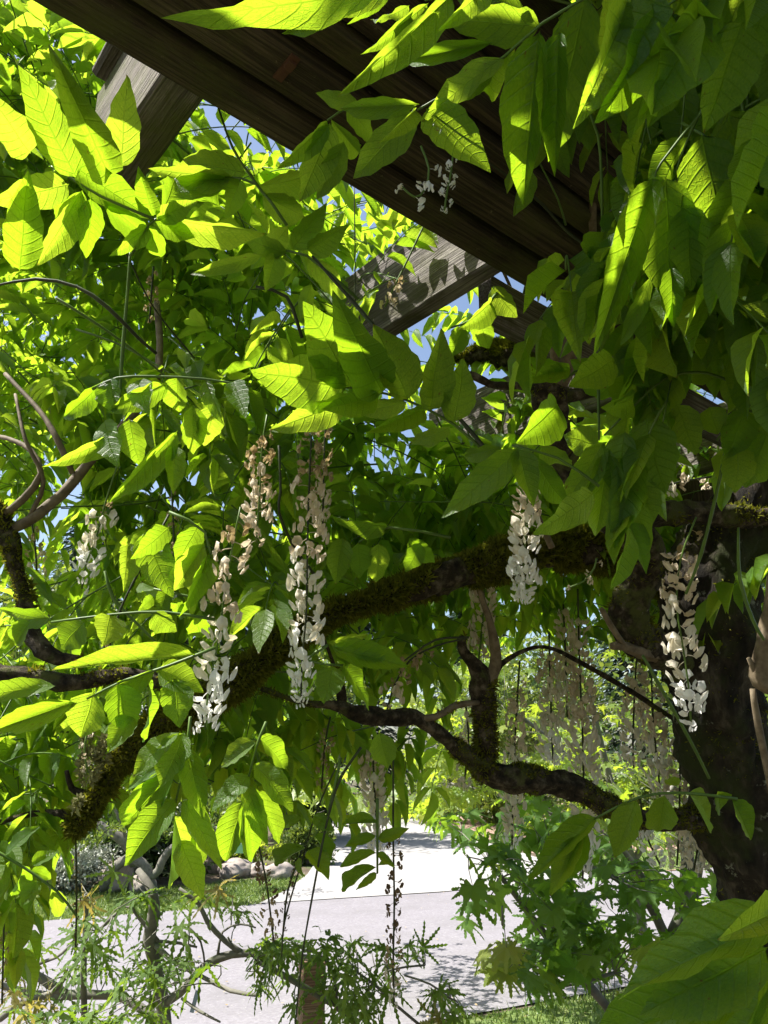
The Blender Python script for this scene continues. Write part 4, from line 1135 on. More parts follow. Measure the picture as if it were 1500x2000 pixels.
def shoot(mid, dirv, length, nodes, leafL, ll, droop, check=True, canopy=False, free=False):
    dirv = nrm(dirv)
    start = mid - dirv * length * 0.5
    pts = []
    q, v = start.copy(), dirv.copy()
    for k in range(7):
        pts.append(q.copy())
        v = nrm(v + np.array([0, 0, -0.12 * droop]) + rng.normal(0, 0.08, 3))
        q = q + v * length / 6
    used = 0; last = 0
    for k in range(nodes):
        t = (k + 0.6) / nodes * 6
        i = min(5, int(t)); f = t - i
        b = pts[i] * (1 - f) + pts[i + 1] * f
        tan = nrm(pts[i + 1] - pts[i])
        th = k * 2.4 + random.uniform(-0.5, 0.5)
        a1 = nrm(np.cross(tan, [0.1, 0.05, 1])); a2 = np.cross(tan, a1)
        dv = nrm(tan * 0.45 + a1 * math.cos(th) + a2 * math.sin(th) * 0.6 + np.array([0, 0, 0.15]))
        L = leafL * random.uniform(0.75, 1.2)
        if check:
            tip = b + dv * L * 0.9 + np.array([0, 0, -droop * L * 0.4])
            c = (b + tip) / 2
            bad = False
            for qq in (b, c, tip, tip + np.array([0, 0, -ll * 0.7])):
                px, py, d = proj(qq)
                if d < 0.3: bad = True; break
                # must not cut through the beam
                w_, z_ = qq @ Nn, qq[2]
                if 0.45 < w_ < 0.74 and HB - 0.04 < z_ < HB + 0.4: bad = True; break
                if w_ > 0.74 and z_ > HB + (1.5 if free else 0.42): bad = True; break
                if py < line_a(px) - 5 and w_ < 0.74 and d < 1.0 and not canopy: bad = True; break
                if not canopy and py > (1585 if px < 900 else 1280) and px > 130: bad = True; break
                if d < 0.78 and (px < 1090 or py > 700) and -50 < px < 1550 and py > 0: bad = True; break
                if not (free and canopy) and blocked(px, py, d): bad = True; break
            if not bad and not free and (shades(c) or shades(tip) or shades(b)): bad = True
            if bad: continue
        px, py, d = proj(b)
        vis = d > 0.2 and -120 < px < 1620 and -150 < py < 2100
        compound(b, dv, L, random.choice([4, 5, 6, 6]), ll * random.uniform(0.85, 1.1), droop * random.uniform(0.6, 1.4), (1.0 / d if vis else 0.0))
        used += 1; last = i
    if used >= 3:
        SHOOTS.append((pts[:max(3, min(7, last + 2))], 0.0018))


def fill(x0, y0, x1, y1, d0, d1, n, droop=0.6, size=1.0, under_beam=True, free=False):
    k = 0; tries = 0
    while k < n and tries < n * 12:
        tries += 1
        px, py = random.uniform(x0, x1), random.uniform(y0, y1)
        if under_beam and py < line_a(px) + 25: continue
        d = d0 + (d1 - d0) * random.random()
        m = at(px, py, d)
        az = random.uniform(0, 2 * math.pi)
        dv = np.array([math.cos(az), math.sin(az), random.uniform(-0.5, 0.35)])
        shoot(m, dv, random.uniform(0.3, 0.6) * size, random.choice([4, 5, 6, 7]), 0.2 * size, 0.066 * size, droop, free=free)
        k += 1


# near and middle layers on the sunny left side
fill(-80, 150, 480, 700, 0.85, 1.15, 8, 0.4, 0.9)
fill(-60, 60, 700, 800, 1.1, 1.6, 34, 0.5)
fill(-120, -20, 260, 260, 1.4, 2.2, 24, 0.4, free=True)
fill(-60, 200, 560, 520, 1.8, 2.4, 16, 0.4, free=True)
fill(-80, 560, 190, 980, 1.9, 2.9, 20, 0.6, free=True)
fill(-60, 150, 500, 500, 1.05, 1.4, 12, 0.4)
fill(400, 150, 800, 560, 1.5, 2.2, 22, 0.5, free=True)
fill(300, 600, 660, 1060, 2.2, 3.2, 14, 0.6, free=True)
fill(40, 420, 480, 800, 1.9, 2.6, 18, 0.5, free=True)
fill(600, 640, 900, 1000, 2.4, 3.4, 16, 0.6, free=True)
fill(580, 760, 1020, 1080, 1.6, 2.8, 34, 0.6)
fill(-60, 400, 900, 900, 1.5, 2.1, 34, 0.5)
fill(-60, 600, 520, 1250, 1.05, 1.5, 20, 0.7, 0.9)
fill(-60, 600, 1000, 1300, 1.5, 2.2, 40, 0.7)
fill(-60, 700, 1050, 1450, 2.2, 3.4, 70, 0.7)
fill(-60, 1250, 520, 1560, 1.25, 1.9, 20, 0.9)
fill(-60, 1250, 620, 1600, 1.9, 2.8, 30, 0.9)
fill(480, 1180, 900, 1480, 1.5, 2.2, 20, 0.9)
fill(820, 560, 1120, 1040, 1.6, 2.8, 40, 0.6)
# behind and beside the trunk at the right
fill(1000, 700, 1560, 1300, 1.8, 2.8, 44, 0.7, under_beam=False)
fill(1270, 560, 1580, 1000, 0.85, 1.25, 9, 0.8, under_beam=False)
fill(950, 1150, 1330, 1270, 1.8, 2.4, 10, 0.7)
fill(-80, 1500, 110, 1640, 1.1, 1.8, 4, 0.9)


def canopy(n, xr, yr, zr, wlim=None, size=1.0):
    k = 0
    while k < n:
        x, y, z = random.uniform(*xr), random.uniform(*yr), random.uniform(*zr)
        p = np.array([x, y, z])
        if wlim and not (wlim[0] < p @ Nn < wlim[1]):
            k += 0.2; continue
        az = random.uniform(0, 2 * math.pi)
        shoot(p, (math.cos(az), math.sin(az), random.uniform(-0.1, 0.25)), random.uniform(0.4, 0.7), 6, 0.24 * size, 0.085 * size, 0.4, True, True)
        k += 1


canopy(130, (-2.6, 3.6), (-4.4, -1.6), (HB + 0.42, HB + 1.0), None, 1.5)  # unseen leaves behind the camera, added to hold back sky light
canopy(330, (-1.3, 3.2), (-1.8, 2.2), (HB + 0.42, HB + 0.95), (-2.2, 0.62))  # roof leaves, largely out of view, added to shade the right side
canopy(170, (-0.1, 1.7), (0.0, 1.9), (HB + 0.42, HB + 0.8), (-1.2, 0.62))  # extra roof leaves added to darken the upper right
canopy(130, (-0.9, 1.9), (-0.2, 1.9), (HB + 0.42, HB + 0.95), (-1.2, 0.62))  # another layer overhead, added to block more sun
canopy(26, (0.3, 3.0), (0.6, 3.0), (HB + 0.22, HB + 0.4), (0.76, 2.4))
# sprays hanging under the roof at the upper right
for k in range(46):
    px, py = random.uniform(1130, 1600), random.uniform(-120, 640)
    m = at(px, py, random.uniform(0.62, 0.9))
    if m @ Nn < 0.43 and px > 1235 + py * 0.1:
        shoot(m, (random.uniform(-1, 1), random.uniform(-1, 1), -0.3), 0.3, 4, 0.17, 0.062, 1.1, True, True, True)

LEAVES.sort(key=lambda t: -t[0])
N_OBJ = 175
for score, pts, lf in LEAVES[:N_OBJ]:
    loc = pts[0]
    V, F = rachis_mesh(loc, pts, 0.0014, 0.0007)
    o = link('leaf', mesh_from('leaf', V - loc, F, M['stem_green']), vine, loc)
    for (b, t, w, nh) in lf:
        put_leaflet(o, random.choice(MID_MESH), b, t, w, nh)


def bake(items, name, mat, parent, templates):
    """many small blades joined in one mesh"""
    by = [[] for _ in templates]
    for it in items:
        by[random.randrange(len(templates))].append(it)
    Vs, Fs, Us, off = [], [], [], 0
    for (V, T, UV), its in zip(templates, by):
        if not its: continue
        A = np.empty((len(its), 3, 3)); B = np.empty((len(its), 3))
        for i, (b, t, w, nh) in enumerate(its):
            A[i], _ = frame(b, t, w, nh); B[i] = b
        W = np.einsum('nij,vj->nvi', A, V) + B[:, None, :]
        n, m = len(its), len(V)
        Vs.append(W.reshape(-1, 3))
        Fs.append((T[None] + (np.arange(n) * m)[:, None, None]).reshape(-1, 3) + off)
        Us.append(np.tile(UV, (n, 1)))
        off += n * m
    V = np.concatenate(Vs); F = np.concatenate(Fs); U = np.concatenate(Us)
    loc = ORG[parent.name] if parent is not None else V.mean(0)
    o = link(name, mesh_from(name, V - loc, F, mat, U), parent, loc)
    o['kind'] = 'stuff'
    return o


rest = [l for s in LEAVES[N_OBJ:] for l in s[2]]
bake(rest, 'leaf_mass', M['wisteria_mass'], vine, STUFF_T)
mb = MB()
for s in LEAVES[N_OBJ:]:
    P = np.array(s[1]); a, c = P[0], P[-1]
    for i in range(0, 6, 2):
        p, q = P[i], P[i + 2]
        t = nrm(q - p); x = nrm(np.cross(t, [0.2, 0.1, 1])) * 0.0011; y = np.cross(t, x)
        mb.add([p + x, p - x * .5 + y * .8, p - x * .5 - y * .8, q + x, q - x * .5 + y * .8, q - x * .5 - y * .8], [(0, 1, 4, 3), (1, 2, 5, 4), (2, 0, 3, 5)])
o = mb.build('leaf_stalk_mass', M['stem_green'], vine, ORG[vine.name]); o['kind'] = 'stuff'
mb = MB()
for pts, r in SHOOTS:
    V, F, _, _ = tube([list(p) + [r * (1.2 - 0.13 * i)] for i, p in enumerate(pts)], 0.09, 5)
    mb.add(V, F)
o = mb.build('shoot_mass', M['stem_green'], vine, ORG[vine.name]); o['kind'] = 'stuff'

# ================================================================= MAPLES
def maple_template(lobes, cut, width, teeth, droop, seed, spread=2.45):
    """palmate leaf in the xy plane, petiole at origin, middle lobe towards +Y, radius 1"""
    rr = random.Random(seed)
    V = [(0, 0, 0)]; F = []
    angs = np.linspace(-spread, spread, lobes)
    lens = [1.0 - 0.42 * (abs(a) / spread) ** 1.4 for a in angs]
    def z(x, y):
        r2 = x * x + y * y
        return -droop * r2 + 0.05 * math.sin(9 * math.atan2(x, y + 0.3) + seed)
    notch = []
    for i in range(lobes + 1):
        if i == 0: a, l = angs[0] - 0.2, 0.12
        elif i == lobes: a, l = angs[-1] + 0.2, 0.12
        else: a, l = (angs[i - 1] + angs[i]) / 2, cut
        x, y = math.sin(a) * l, math.cos(a) * l
        V.append((x, y, z(x, y))); notch.append(len(V) - 1)
    for i, (a, l) in enumerate(zip(angs, lens)):
        l *= rr.uniform(0.9, 1.08); a += rr.uniform(-0.06, 0.06)
        d = (math.sin(a), math.cos(a)); s = (math.cos(a), -math.sin(a))
        stations = np.linspace(max(cut * 1.15, 0.3), 0.9, teeth)
        left, right = [notch[i]], [notch[i + 1]]
        cen = [0]
        for k, t in enumerate(stations):
            w = width * (1 - ((t - 0.55) / 0.6) ** 2) * l
            w = max(w, 0.02)
            for (fr, wd) in ((t, w), (t + 0.05, w * (0.55 if width > .1 else .35))):
                for side, arr in ((-1, left), (1, right)):
                    x, y = d[0] * fr * l + side * s[0] * wd, d[1] * fr * l + side * s[1] * wd
                    V.append((x, y, z(x, y) - 0.1 * wd)); arr.append(len(V) - 1)
        V.append((d[0] * l, d[1] * l, z(d[0] * l, d[1] * l))); tip = len(V) - 1
        F.append((0, left[0], left[1])); F.append((0, left[1], right[1])); F.append((0, right[1], right[0]))
        for k in range(1, len(left) - 1):
            F.append((left[k], left[k + 1], right[k + 1])); F.append((left[k], right[k + 1], right[k]))
        F.append((left[-1], tip, right[-1]))
    V = np.array(V); UV = V[:, :2] * 0.5 + 0.5
    return V, np.array(F), UV


PALM = [maple_template(9, 0.47, 0.115, 4, 0.18 + 0.1 * (s % 4), s) for s in range(5)]
LACE = [maple_template(7, 0.14, 0.075, 5, 0.35 + 0.15 * (s % 3), s + 20, 2.1) for s in range(5)]
SIMPLE_PALM = [maple_template(7, 0.42, 0.12, 2, 0.25 + 0.1 * (s % 3), s + 50) for s in range(4)]


def scatter_cluster(cx, cy, d, rx, ry, rd, n, size):
    """leaf seats for a spray of maple foliage"""
    out = []
    c0 = at(cx, cy, d)
    for k in range(n):
        px, py = cx + random.gauss(0, rx * 0.5), cy + random.gauss(0, ry * 0.5)
        q = at(px, py, d + random.gauss(0, rd * 0.5))
        s = size * random.uniform(0.7, 1.15)
        az = random.uniform(0, 2 * math.pi)
        dv = nrm([math.cos(az), math.sin(az), random.uniform(-0.9, -0.05)])
        nh = nrm(np.array([0, 0, 1.0]) + rng.normal(0, 0.4, 3) - 0.25 * FWD)
        out.append((q, q + dv * s, s, nh))
    return out


def maple(root_loc, label, branches, leaf_items, temps, mats, n_obj, bark=M['maple_bark'], simple=None):
    t = empty('japanese_maple', root_loc, label, 'tree')
    for (nm, pts) in branches:
        PR = pxline(pts)
        V, F, P, _ = tube(PR, 0.04, 8 if max(p[-1] for p in pts) > 5 else 5, 0.12, 18)
        link(nm, mesh_from(nm, V - P[0], F, bark), t, P[0])
    ms = []
    for mt in mats:
        ms.append([mesh_from('leaf', V, F, mt, UV, smooth=False) for V, F, UV in temps])
    # largest in view become leaves of their own
    leaf_items.sort(key=lambda it: -np.linalg.norm(it[0][1] - it[0][0]) / max(0.3, proj(it[0][0])[2]))
    for (it, mi) in leaf_items[:n_obj]:
        b, tp, w, nh = it
        A, L = frame(b, tp, w, nh)
        o = bpy.data.objects.new('leaf', random.choice(ms[mi])); COL.objects.link(o); o.parent = t
        off = b - ORG[t.name]
        o.matrix_basis = Matrix([[*A[0], off[0]], [*A[1], off[1]], [*A[2], off[2]], [0, 0, 0, 1]])
    rest = leaf_items[n_obj:]
    for mi in range(len(mats)):
        its = [it for it, m in rest if m == mi]
        if its:
            bake(its, 'leaf_mass', mats[mi], t, simple or temps)
    # twigs reaching every few leaves from the closest branch
    C = np.concatenate([catmull(np.array(pxline(p)), 0.05)[:, :3] for _, p in branches])
    mb = MB()
    for (it, mi) in leaf_items:
        if random.random() < 0.5:
            b = it[0]
            j = np.argmin(((C - b) ** 2).sum(1)); c = C[j]
            dd = np.linalg.norm(b - c)
            if dd > 0.5: c = b + (c - b) / dd * 0.14
            m = (b + c) / 2 + rng.normal(0, 0.02, 3) + np.array([0, 0, 0.015])
            V, F, _, _ = tube([[*c, 0.0022], [*m, 0.0016], [*b, 0.0008]], 0.12, 4)
            mb.add(V, F)
    if mb.n:
        o = mb.build('twig_mass', bark, t, ORG[t.name]); o['kind'] = 'stuff'
    return t


# right maple, broad lobed leaves hanging in front of the road
items = []
for (x, y, d, rx, ry, n, mi) in [
    (925, 1740, 2.2, 55, 60, 9, 0), (985, 1640, 2.4, 70, 60, 14, 0), (1050, 1690, 2.3, 70, 55, 14, 0), (1010, 1590, 2.6, 80, 40, 14, 0), (1090, 1760, 2.4, 80, 50, 15, 0), (1150, 1800, 2.4, 70, 55, 15, 0),
    (1060, 1875, 2.3, 80, 45, 20, 0), (1140, 1850, 2.4, 70, 50, 20, 0), (1100, 1800, 2.4, 80, 45, 16, 0), (1200, 1850, 2.5, 50, 60, 10, 0), (1180, 1720, 2.5, 80, 45, 15, 0), (1250, 1700, 2.6, 70, 40, 9, 0), (1320, 1735, 2.4, 60, 35, 10, 0),
    (1100, 1640, 2.6, 80, 40, 15, 0), (880, 1600, 2.8, 60, 35, 8, 0), (1300, 1840, 2.5, 40, 40, 5, 0), (980, 1830, 2.1, 45, 50, 7, 2), (975, 1880, 2.1, 20, 20, 2, 2), (1255, 1860, 2.4, 50, 45, 8, 1),
    (1210, 1600, 2.9, 80, 30, 12, 1), (1000, 1660, 2.5, 50, 40, 6, 1), (1400, 1740, 2.6, 30, 40, 5, 0), (1050, 1900, 2.3, 40, 25, 5, 0), (1200, 1650, 2.7, 60, 30, 10, 0), (1420, 1660, 2.9, 30, 30, 5, 1), (1240, 1950, 2.2, 50, 40, 5, 1)]:
    items += [(it, mi) for it in scatter_cluster(x, y, d, rx * 1.1, ry * 1.1, 0.3, max(2, int(n * 0.8)), 0.082)]
rm_base = at(1330, 2350, 3.1); rm_base[2] = 0
maple(rm_base, 'green japanese maple with broad lobed leaves in front of the road, beside the post', [
    ('trunk', [(1345, 2600, 2.9, 24), (1335, 2200, 2.75, 20), (1318, 1990, 2.65, 16), (1312, 1850, 2.6, 15), (1330, 1790, 2.6, 13), (1342, 1700, 2.62, 12), (1345, 1600, 2.7, 9)]),
    ('branch', [(1345, 2000, 2.7, 9), (1342, 1870, 2.7, 9), (1355, 1760, 2.7, 9), (1368, 1670, 2.75, 8), (1372, 1590, 2.8, 6)]),
    ('branch', [(1300, 1830, 2.6, 10), (1270, 1770, 2.58, 9), (1220, 1725, 2.55, 8), (1170, 1700, 2.5, 5), (1090, 1680, 2.45, 4)]),
    ('branch', [(1268, 1740, 2.6, 7), (1240, 1690, 2.62, 6), (1200, 1640, 2.65, 4)]),
    ('branch', [(1330, 2150, 2.6, 12), (1180, 1960, 2.45, 9), (1085, 1850, 2.4, 8), (1045, 1800, 2.4, 7), (1000, 1740, 2.4, 5), (960, 1690, 2.4, 4)]),
    ('branch', [(1450, 1950, 2.9, 7), (1420, 1800, 2.9, 6), (1400, 1720, 2.9, 5), (1375, 1690, 2.9, 3)]),
    ('branch', [(1404, 1730, 2.9, 4), (1402, 1690, 2.9, 3)]),
    ('branch', [(1200, 1900, 2.4, 4), (1100, 1925, 2.35, 3), (1010, 1900, 2.3, 2)]),
], items, PALM, [M['maple'], M['maple_far'], M['maple_gold']], 230)

# sunlit maple further off, behind the hanging flowers
items = []
for k in range(46):
    x, y = random.uniform(820, 1480), random.uniform(1230, 1640)
    items += [(it, 0 if random.random() < 0.85 else 1) for it in scatter_cluster(x, y, random.uniform(4.6, 6.2), 60, 26, 0.8, 44, 0.085)]
for k in range(10):
    x, y = random.uniform(600, 900), random.uniform(1480, 1590)
    items += [(it, 0) for it in scatter_cluster(x, y, random.uniform(5.2, 6.4), 60, 22, 0.8, 26, 0.085)]
b0 = ground(1330, 1760)
b0 = at(1260, 1900, 5.4); b0[2] = 0.0
maple(b0, 'bright yellow green japanese maple across the grass behind the hanging flower clusters', [
    ('trunk', [(1260, 1960, 5.4, 14), (1255, 1850, 5.4, 12), (1240, 1720, 5.4, 11), (1210, 1600, 5.4, 9), (1180, 1480, 5.4, 7), (1150, 1350, 5.4, 4)]),
    ('branch', [(1240, 1720, 5.4, 7), (1130, 1620, 5.3, 5), (1000, 1560, 5.2, 4), (880, 1530, 5.4, 3)]),
    ('branch', [(1235, 1690, 5.4, 7), (1300, 1560, 5.5, 5), (1380, 1440, 5.6, 4), (1430, 1330, 5.6, 3)]),
    ('branch', [(1200, 1580, 5.4, 5), (1080, 1450, 5.3, 4), (960, 1360, 5.2, 3)]),
], items, PALM, [M['maple_far'], M['maple_gold']], 150, simple=SIMPLE_PALM)

# laceleaf maple in the lower left
items = []
for (x, y, d, rx, ry, n, mi) in [
    (60, 1880, 2.1, 70, 30, 14, 0), (70, 1960, 2.0, 60, 30, 10, 1), (40, 1900, 2.0, 40, 20, 6, 1), (150, 1810, 2.2, 70, 25, 14, 0), (230, 1760, 2.3, 70, 25, 14, 0), (200, 1830, 2.1, 60, 20, 10, 0), (330, 1750, 2.3, 70, 25, 14, 0),
    (400, 1750, 2.2, 50, 30, 9, 0), (430, 1740, 2.2, 25, 35, 6, 1), (190, 1755, 2.2, 40, 20, 5, 1), (130, 1900, 2.3, 70, 30, 14, 0), (220, 1880, 2.3, 70, 30, 16, 0), (230, 1920, 2.2, 60, 30, 14, 0), (320, 1900, 2.2, 50, 30, 12, 0),
    (380, 1890, 2.2, 40, 25, 8, 0), (300, 1860, 2.4, 60, 25, 10, 0), (120, 1980, 1.9, 60, 20, 10, 0), (210, 1985, 1.9, 70, 22, 14, 0), (290, 1990, 1.9, 40, 20, 6, 0), (470, 1780, 2.2, 40, 16, 6, 0), (30, 1830, 2.3, 50, 30, 9, 0), (250, 1700, 2.6, 60, 20, 5, 0), (310, 1960, 2.1, 30, 40, 7, 0), (90, 1780, 2.4, 60, 20, 7, 0),
    (20, 1960, 2.0, 30, 40, 5, 0), (350, 1820, 2.3, 40, 20, 5, 0)]:
    items += [(it, mi) for it in scatter_cluster(x, y, d, rx, ry, 0.22, max(2, int(n * 0.42)), 0.1)]
lb_ = at(330, 2500, 2.3); lb_[2] = 0
lace1 = maple(lb_, 'laceleaf japanese maple with finely cut leaves and grey branches at the lower left', [
    ('trunk', [(350, 2600, 2.3, 26), (335, 2300, 2.3, 20), (325, 2080, 2.3, 15), (318, 1960, 2.3, 13), (302, 1880, 2.3, 12), (292, 1830, 2.3, 13), (300, 1790, 2.3, 12), (298, 1740, 2.3, 9), (270, 1700, 2.35, 6)]),
    ('branch', [(318, 1960, 2.3, 9), (352, 1940, 2.3, 8), (390, 1895, 2.3, 8), (430, 1870, 2.3, 8), (478, 1862, 2.3, 7), (540, 1865, 2.3, 5), (640, 1870, 2.3, 3)]),
    ('branch', [(478, 1865, 2.3, 6), (440, 1838, 2.3, 5), (405, 1800, 2.3, 5), (388, 1765, 2.3, 4), (350, 1735, 2.3, 3)]),
    ('branch', [(300, 1842, 2.3, 6), (335, 1875, 2.25, 5), (390, 1905, 2.2, 4), (450, 1935, 2.15, 4), (510, 1945, 2.1, 3)]),
    ('branch', [(310, 1840, 2.3, 5), (270, 1790, 2.3, 4), (245, 1770, 2.3, 3), (190, 1820, 2.3, 3)]),
    ('branch', [(320, 2000, 2.3, 10), (240, 1950, 2.35, 8), (150, 1942, 2.35, 9), (90, 1945, 2.35, 8), (20, 1930, 2.35, 6), (-40, 1910, 2.35, 4)]),
    ('branch', [(130, 1942, 2.35, 8), (95, 1920, 2.35, 9), (60, 1890, 2.35, 5), (110, 1870, 2.35, 3), (150, 1835, 2.3, 3)]),
    ('branch', [(165, 2000, 2.3, 6), (163, 1900, 2.3, 6), (166, 1830, 2.3, 5), (168, 1780, 2.3, 5), (170, 1745, 2.3, 3)]),
    ('branch', [(0, 1990, 2.2, 7), (40, 1960, 2.2, 7), (100, 1940, 2.25, 5), (130, 1905, 2.25, 4)]),
    ('branch', [(355, 1950, 2.25, 3), (390, 1975, 2.2, 3), (430, 1996, 2.15, 2)]),
    ('branch', [(307, 1838, 2.3, 3), (350, 1842, 2.3, 3), (385, 1850, 2.3, 2)]),
    ('twig', [(425, 1870, 2.3, 3), (435, 1820, 2.3, 2), (470, 1805, 2.3, 2), (500, 1812, 2.3, 1.5)]),
    ('twig', [(400, 1885, 2.3, 2), (392, 1840, 2.3, 2), (365, 1805, 2.3, 1.5)]),
    ('twig', [(445, 1830, 2.3, 2), (460, 1860, 2.3, 2)]),
], items, LACE, [M['lace'], M['lace_gold']], 220)

items = []
for (x, y, d, rx, ry, n, mi) in [
    (560, 1850, 2.0, 60, 25, 15, 0), (640, 1850, 2.0, 70, 25, 20, 0), (670, 1890, 1.95, 60, 25, 15, 0), (530, 1880, 2.0, 50, 25, 10, 0), (730, 1860, 2.1, 50, 25, 9, 0), (800, 1860, 2.1, 30, 20, 6, 0),
    (620, 1950, 1.9, 50, 30, 11, 0), (700, 1940, 1.95, 60, 25, 13, 0), (870, 1930, 2.0, 36, 30, 9, 0), (860, 1975, 2.0, 30, 25, 5, 1), (890, 1960, 2.0, 18, 30, 5, 0), (500, 1850, 2.1, 30, 20, 5, 0), (680, 1985, 1.95, 60, 18, 8, 0), (520, 1920, 2.0, 30, 30, 5, 0), (760, 1930, 2.0, 30, 30, 5, 0)]:
    items += [(it, mi) for it in scatter_cluster(x, y, d, rx, ry, 0.16, max(2, int(n * 0.55)), 0.092)]
lb2 = at(720, 2600, 2.2); lb2[2] = 0
maple(lb2, 'low laceleaf japanese maple spreading around the wooden stake at the bottom centre', [
    ('trunk', [(760, 2900, 2.3, 18), (730, 2400, 2.2, 12), (715, 2120, 2.1, 8), (690, 1990, 2.05, 6), (640, 1955, 2.0, 6), (580, 1920, 2.0, 6), (545, 1900, 2.0, 6), (505, 1880, 2.0, 4)]),
    ('branch', [(690, 1990, 2.05, 4), (720, 1930, 2.05, 3), (760, 1895, 2.05, 2), (830, 1885, 2.05, 2)]),
    ('branch', [(830, 2010, 2.05, 3), (770, 1960, 2.05, 3), (740, 1930, 2.0, 3), (700, 1900, 2.0, 2)]),
    ('branch', [(790, 1905, 2.05, 2), (840, 1922, 2.0, 2), (880, 1950, 2.0, 1.6)]),
    ('branch', [(660, 1975, 2.0, 3), (650, 1900, 2.0, 3), (620, 1860, 2.0, 2)]),
], items, LACE, [M['lace'], M['lace_gold']], 130)

# ================================================================= SMALL THINGS
# wooden stake
sp = at(607, 1985, 2.45)
hgt = at(607, 1880, 2.45)[2]
mb = MB()
n = 10
for i in range(n + 1):
    z = hgt * i / n
    hw = 0.036
    ring = [(-hw, -hw), (hw, -hw), (hw, hw), (-hw, hw)]
    V = [(sp[0] + x * (1 + 0.02 * math.sin(i * 2)), sp[1] + y, z - (0.008 * (x > 0) if i == n else 0)) for x, y in ring]
    mb.V.append(np.array(V)); mb.n += 4
F = []
for i in range(n):
    for k in range(4):
        F.append((i * 4 + k, i * 4 + (k + 1) % 4, (i + 1) * 4 + (k + 1) % 4, (i + 1) * 4 + k))
F.append((n * 4, n * 4 + 1, n * 4 + 2, n * 4 + 3)); F.append((3, 2, 1, 0))
mb.F = F
st = mb.build('wooden_stake', M['wood_stake'], None, (sp[0], sp[1], 0), smooth=False)
st.rotation_euler = (0, 0, 0.35)
tag(st, 'square wooden stake standing among the laceleaf maple at the bottom centre', 'stake')

# blue plant tag on a string
M['tag_blue'] = solid_material('blue_grey_plastic', [(0.3, (0.2, 0.3, 0.42)), (0.7, (0.28, 0.38, 0.5))], (20, 20, 20), rough=0.4, bump=0.05)
a, b = at(386, 1935, 2.25), at(375, 1975, 2.25)
d = nrm(b - a); s = nrm(np.cross(d, FWD)) * 0.006; f = FWD * 0.0008
mb = MB()
ring = lambda c: [c - s - f, c + s - f, c + s + f, c - s + f]
mb.V.append(np.array(ring(a) + ring(b) + ring(b + d * 0.004))); mb.n = 12
mb.F = [(0, 1, 5, 4), (1, 2, 6, 5), (2, 3, 7, 6), (3, 0, 4, 7), (4, 5, 9, 8), (5, 6, 10, 9), (6, 7, 11, 10), (7, 4, 8, 11), (3, 2, 1, 0), (8, 9, 10, 11)]
Vs, Fs, _, _ = tube([[*at(384, 1905, 2.27), 0.0007], [*at(388, 1922, 2.26), 0.0007], [*a, 0.0007]], 0.03, 4)
tg = mb.build('plant_tag', M['tag_blue'], None, a, smooth=False)
tag(tg, 'thin blue grey plastic tag dangling from a laceleaf maple branch', 'plant tag')
so = link('string', mesh_from('string', Vs - a, Fs, M['tag_blue']), tg, a)

# garden sign across the road: white and blue panel with a green foot
M['sign_white'] = solid_material('sign_face', [(0.46, (0.7, 0.78, 0.82)), (0.52, (0.3, 0.5, 0.72)), (0.6, (0.72, 0.78, 0.8))], (9, 9, 5), rough=0.4, bump=0.0)
M['sign_green'] = solid_material('sign_green', [(0.3, (0.16, 0.42, 0.2)), (0.7, (0.25, 0.5, 0.26))], (9, 9, 9), rough=0.4, bump=0.0)
M['metal_grey'] = solid_material('sign_frame_metal', [(0.3, (0.2, 0.2, 0.2)), (0.7, (0.3, 0.3, 0.3))], (9, 9, 9), rough=0.5)
gs = ground(465, 1712)
dd = (gs - CAM) @ FWD
sign = empty('garden_sign', gs, 'upright pale blue and green sign panel behind the boulders across the road', 'sign')
zt, zb, zm = at(465, 1606, dd)[2], at(465, 1668, dd)[2], at(465, 1650, dd)[2]
hw = 24 * dd / 1500
for nm, z0, z1, mt, th in (('panel', zm, zt, 'sign_white', 0.012), ('green_band', zb, zm - 0.002, 'sign_green', 0.012)):
    mb = MB(); boxm(mb, np.array([gs[0], gs[1], (z0 + z1) / 2]), RGT, np.array([0, 1.0, 0]), Z3, hw, th, (z1 - z0) / 2)
    mb.build(nm, M[mt], sign, smooth=False)
for s_ in (-1, 1):
    mb = MB(); boxm(mb, np.array([gs[0] + s_ * (hw + 0.014), gs[1], zt / 2]), RGT, np.array([0, 1.0, 0]), Z3, 0.012, 0.014, zt / 2 + 0.01)
    mb.build('frame_post', M['metal_grey'], sign, smooth=False)

# boulders
def boulder(px, py, wpx, hpx, label):
    b = ground(px, py); d = (b - CAM) @ FWD
    w, h = wpx * d / 1500, hpx * d / 1500
    import bmesh
    bm = bmesh.new(); bmesh.ops.create_icosphere(bm, subdivisions=4, radius=1.0)
    o_ = random.uniform(0, 50)
    for v in bm.verts:
        c = v.co.copy()
        k = 1 + 0.28 * mnoise.noise(c * 1.1 + Vector((o_, 0, 0))) + 0.1 * mnoise.noise(c * 3.0 + Vector((0, o_, 0)))
        v.co = Vector((c.x * w * 0.5 * k, c.y * w * 0.4 * k, c.z * h * 0.62 * k + h * 0.35))
    me = bpy.data.meshes.new('boulder'); bm.to_mesh(me); bm.free()
    for p in me.polygons: p.use_smooth = True
    me.materials.append(M['stone'])
    o = link('boulder', me, None, (b[0], b[1], 0))
    o.rotation_euler = (0, 0, random.uniform(0, 6))
    return tag(o, label, 'boulder', 'boulders edging the far garden bed')


